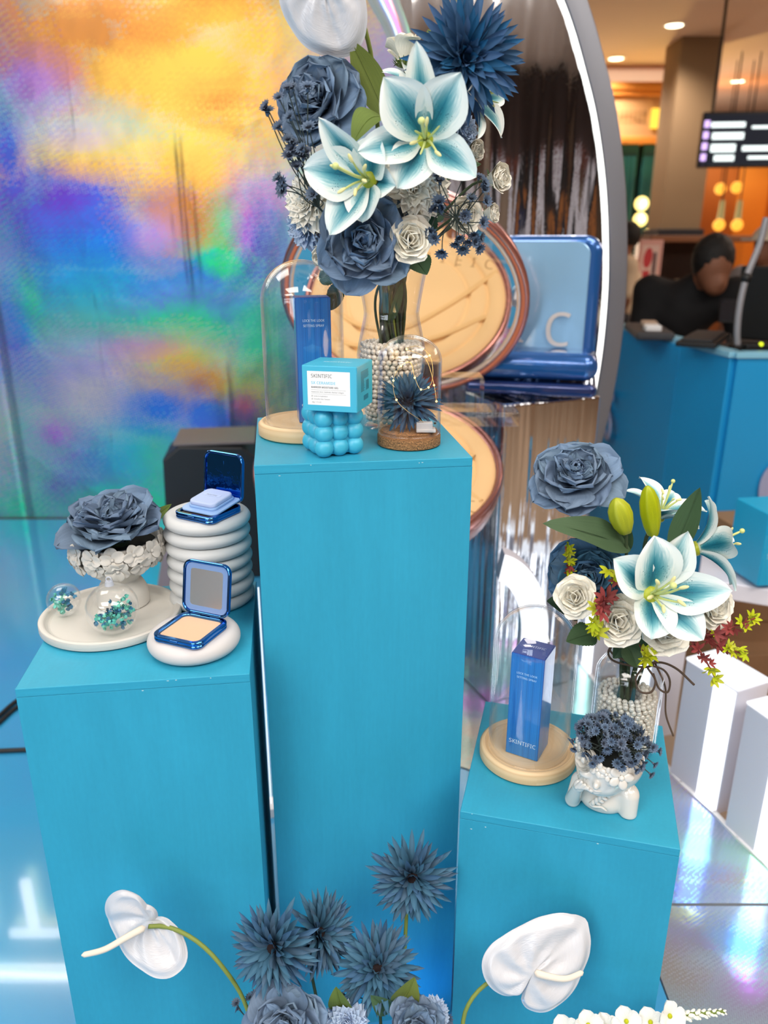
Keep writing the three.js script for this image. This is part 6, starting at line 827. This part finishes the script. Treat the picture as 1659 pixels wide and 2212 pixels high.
twig('rust twig bending down to a lime tip at the right of the jar bouquet', [jn(4), [0.412, 0.749, -0.94], [0.439, 0.752, -0.89], [0.469, 0.744, -0.88]], 6, { n: 15, from: 0.5, turn: 0.82 });
twig('short rust twig drooping beside the jar with one large lime leaf', [jn(5), [0.405, 0.751, -0.93], [0.416, 0.741, -0.89], [0.435, 0.709, -0.88]], 7, { n: 10, from: 0.5, turn: 0.85 });
twig('lime and rust twig between the two blue peonies of the jar bouquet', [jn(0), [0.294, 0.811, -0.97], [0.256, 0.823, -0.96], [0.244, 0.864, -0.96]], 8, { n: 12, from: 0.6, turn: 0.8 });
twig('rust twig in the middle of the jar bouquet left of the large lily', [jn(2), [0.331, 0.803, -0.93], [0.302, 0.843, -0.9], [0.286, 0.857, -0.89]], 9, { n: 8, from: 0.55, turn: 0.85 });
peony('slate blue peony filling the white flower bowl on the round tray', [BOWL[0], BOWL[1] + 0.092, BOWL[2]], [BOWL[0] + 0.002, BOWL[1] + 0.1, BOWL[2] + 0.004], [0.0, 0.97, 0.22], 0.08, 21, F.slate, { stem: 0.003, lead: 0.004, back: 0.002 });
{ const p = scene.getObjectByName('blue_peony_006') ?? scene.children.find((o) => o.userData.label?.startsWith('slate blue peony filling')); leaf(p, [BOWL[0] + 0.02, BOWL[1] + 0.1, BOWL[2] - 0.02], [-0.315, 0.883, -1.08], [0, 0.3, 1], 0.018, F.olive[1]); }
// florets in the head planter
{ const hp = scene.getObjectByName('head_planter'); hp.updateMatrixWorld(true); const W = (x, y, z) => hp.localToWorld(V(x, y, z)).toArray(), R = rng(41);
  for (let k = 0; k < 5; k++) { const heads = []; for (let i = 0; i < 25; i++) { const a = (k + R()) * 1.2566, u = Math.sqrt(R()), r = 0.006 + 0.038 * u; heads.push(W(0.004 + Math.cos(a) * r * 1.1, 0.141 - 0.034 * u * u - 0.006 * R() + (i % 3 === 0 ? -0.011 : 0), Math.sin(a) * r + 0.002)); }
    const hang = k === 0 ? [W(0.06, 0.098, 0.012), W(0.058, 0.086, 0.018), W(0.062, 0.112, 0.004), W(0.056, 0.12, 0.01)] : [];
    spray(['right grey blue floret tuft with two florets hanging down in the head planter', 'front right grey blue floret tuft in the head planter', 'back grey blue floret tuft in the head planter', 'left grey blue floret tuft in the head planter', 'front left grey blue floret tuft in the head planter'][[0, 2, 2, 3, 1][k] === k ? k : k], W(0.004 + 0.01 * Math.cos(k * 1.26), 0.088, 0.01 * Math.sin(k * 1.26)), W(0.004 + 0.02 * Math.cos(k * 1.26 + 0.6), 0.112, 0.02 * Math.sin(k * 1.26 + 0.6)), [...heads, ...hang], 50 + k, { size: 1.0, group: 'grey blue floret tufts in the head planter' }); } }
// the blue flower inside the cork dome
{ const f = aster('dark blue silk aster standing inside the cork dome', [CORK[0], CORK[1] + 0.0212, CORK[2]], [CORK[0] - 0.001, CORK[1] + 0.056, CORK[2] - 0.006], [-0.05, 0.6, 0.8], 0.039, 31, tints(0x1f4a70, 4, 0.3), { lead: 0.012 }); }

// ---------------------------------------------------------------- flowers in front of the pedestals
const low = (x, z) => [x, 0.004, z];
aster('blue aster alone on a tall stalk left of the lowest pedestal', low(0.03, -0.78), [0.037, 0.438, -0.82], [0.02, 0.35, 0.94], 0.052, 41, F.dusk, { open: true, stem: 0.0028, stemMat: M.stemPale, via: [[0.028, 0.3, -0.8]] });
aster('leftmost of the clustered blue asters in front of the pedestals', low(-0.13, -0.68), [-0.14, 0.403, -0.74], [-0.25, 0.45, 0.85], 0.05, 42, F.dusk, { open: true, via: [[-0.14, 0.2, -0.7]] });
aster('blue aster leaning over the leftmost one in front of the tall pedestal', low(-0.08, -0.72), [-0.087, 0.382, -0.78], [0.55, 0.5, 0.6], 0.047, 43, F.dusk, { open: true, via: [[-0.08, 0.2, -0.75]] });
aster('lowest blue aster on the right of the cluster before the tall pedestal', low(0.0, -0.66), [-0.009, 0.354, -0.75], [0.0, 0.75, 0.55], 0.05, 44, F.dusk, { open: true, via: [[0, 0.2, -0.7]] });
peony('slate blue peony cut by the bottom edge at the left of the cluster', low(-0.1, -0.6), [-0.119, 0.326, -0.7], [-0.1, 0.6, 0.75], 0.055, 51, F.slate, { via: [[-0.1, 0.15, -0.62]] });
peony('slate blue hydrangea-like peony cut by the bottom edge at the right of the cluster', low(0.04, -0.6), [0.037, 0.32, -0.7], [0.15, 0.6, 0.75], 0.043, 52, F.slate, { via: [[0.04, 0.15, -0.62]] });
mum('sky blue pompon flower between the two peonies at the bottom edge', low(-0.03, -0.6), [-0.047, 0.323, -0.7], [0, 0.7, 0.7], 0.03, 53, F.sky, 'sky blue pompon flowers', { via: [[-0.03, 0.15, -0.62]] });
mum('pale blue pompon flower at the bottom edge beside the lowest pedestal', low(0.06, -0.62), [0.065, 0.308, -0.72], [0.4, 0.6, 0.6], 0.025, 54, F.sky, 'sky blue pompon flowers', { via: [[0.06, 0.15, -0.64]] });
{ const t = thing('hydrangea_foliage', 'muted olive leaves among the flowers at the bottom edge', 'foliage', low(0.0, -0.63)); part('stem', tube([[0, 0, 0], [0, 0.18, -0.03], [0, 0.27, -0.05]], 0.003, 20), M.stem, t); leaf(t, [0.018, 0.332, -0.72], [0.038, 0.388, -0.71], [0.2, 0.6, 0.8], 0.035, F.olive[0], { bow: 0.1 }); leaf(t, [-0.05, 0.32, -0.72], [-0.06, 0.372, -0.71], [-0.2, 0.6, 0.8], 0.03, F.olive[1], { bow: 0.1 }); leaf(t, [0.012, 0.32, -0.72], [-0.017, 0.357, -0.71], [-0.2, 0.6, 0.8], 0.025, F.leaf[1], { bow: 0.1 }); }
spray('dark floret spray at the foot of the left pedestal by the anthurium stalk', low(-0.14, -0.65), [-0.171, 0.291, -0.72], [[-0.191, 0.317, -0.73], [-0.173, 0.327, -0.73], [-0.166, 0.332, -0.73], [-0.189, 0.307, -0.73]], 71, {});
spray('small dark floret spray at the bottom edge by the lowest pedestal', low(0.07, -0.66), [0.083, 0.265, -0.73], [[0.084, 0.289, -0.73], [0.089, 0.28, -0.73], [-0.052, 0.333, -0.73]], 72, {});
anthurium('white anthurium with a protruding spadix in front of the left pedestal', [[13, 0.0130], [30, 0.0083], [98, 0.0248], [105, 0.0407], [120, 0.0566], [139, 0.0608], [164, 0.0590], [185, 0.0549], [206, 0.0513], [235, 0.0549], [260, 0.0602], [283, 0.0702], [299, 0.0732], [313, 0.0667], [327, 0.0472], [347, 0.0254]], [-0.296, 0.442, -0.735], [-0.28, -0.1, 0], [low(-0.16, -0.62), [-0.155, 0.2, -0.66], [-0.175, 0.316, -0.72], [-0.207, 0.384, -0.73], [-0.24, 0.415, -0.74], [-0.275, 0.431, -0.745], [-0.296, 0.438, -0.739]], { tip: 300, relief: (x, y) => -0.012 + 0.4 * Math.max(0, y) - 0.12 * x + (y < 0 ? 3.5 * y * y : 0), spadix: [[-0.002, 0, 0.001], [-0.02, -0.005, 0.016], [-0.042, -0.013, 0.03], [-0.065, -0.014, 0.042]] });
anthurium('large white anthurium facing forward in front of the lowest pedestal', [[16, 0.0814], [31, 0.0897], [38, 0.0944], [42, 0.0926], [52, 0.0861], [75, 0.0708], [101, 0.0590], [128, 0.0572], [153, 0.0625], [173, 0.0643], [199, 0.0590], [224, 0.0490], [240, 0.0366], [245, 0.0100], [250, 0.0389], [263, 0.0519], [287, 0.0614], [308, 0.0620], [335, 0.0649], [354, 0.0684]], [0.19, 0.367, -0.735], [-0.3, 0.05, 0], [low(0.12, -0.62), [0.11, 0.2, -0.66], [0.102, 0.291, -0.72], [0.111, 0.319, -0.73], [0.133, 0.339, -0.74], [0.169, 0.352, -0.745], [0.191, 0.362, -0.739]], { tip: 39, relief: (x, y) => 0.004 - 2.2 * (x * x + y * y) * 0.4, spadix: [[0.002, 0.001, 0.004], [0.018, 0.0, 0.011], [0.04, -0.001, 0.015], [0.062, 0.007, 0.015]] });
// a lying stem of white stock flowers along the bottom edge
{ const a = [0.22, 0.272, -0.73], b = [0.444, 0.303, -0.73], t = thing('white_stock_stem', 'lying stem of white stock blossoms ending in a pale bud spike at the bottom right', 'flower', a), d = V(...b).sub(V(...a)), at = (u) => d.clone().multiplyScalar(u), R = rng(61); part('stem', tube([[0, -0.02, 0], at(0.3).add(V(0, -0.004, 0)), at(0.6).add(V(0, 0.002, 0)), at(1)], 0.0024, 30), F.olive[2], t);
  const G = [0, 1].map((s) => petal({ L: 0.022, W: 0.022, a0: 0.9, a1: 1.5, cup: 0.25, e: 1.6, s: 0.5, ruf: 0.05, nu: 8, nv: 8, seed: s })); 
  [[0.08, 0.008], [0.2, 0.012], [0.31, 0.004], [0.42, 0.012], [0.56, 0.006], [0.66, 0.014], [0.25, -0.012], [0.5, -0.012]].forEach(([u, y], i) => { const p = at(u).add(V(0, y, 0.008)), q = new THREE.Quaternion().setFromUnitVectors(Y, V((R() - 0.5) * 0.8, 0.6, 0.8).normalize()), bl = new THREE.Group(); bl.name = 'blossom'; t.add(bl); bl.position.copy(p); bl.quaternion.copy(q); for (let k = 0; k < 4; k++) part('petal', G[k % 2], F.bright[(k + i) % 3], bl).rotation.y = k * 1.57 + R() * 0.4; part('heart', ball(0.003, 0, 0.003, 0, 10, 8), F.lime[1], bl); });
  for (let i = 0; i < 44; i++) { const u = 0.66 + 0.34 * (i / 44), s = mix(1.25, 0.55, i / 44), b2 = part('flower_bud', ball(1, 0, 0, 0, 8, 6).scale(0.0026 * s, 0.0052 * s, 0.0026 * s).translate(0, 0.006 * s, 0), F.ivory[i % 3], t); b2.position.copy(at(u)); b2.rotation.set(i * 2.4, 0, -0.9); } 
  part('support_stalk', tube([[-0.02, -a[1] + 0.004, 0.05], [-0.01, -0.12, 0.02], [0, -0.02, 0]], 0.003, 16), M.stem, t); }

renderer.render(scene, camera);
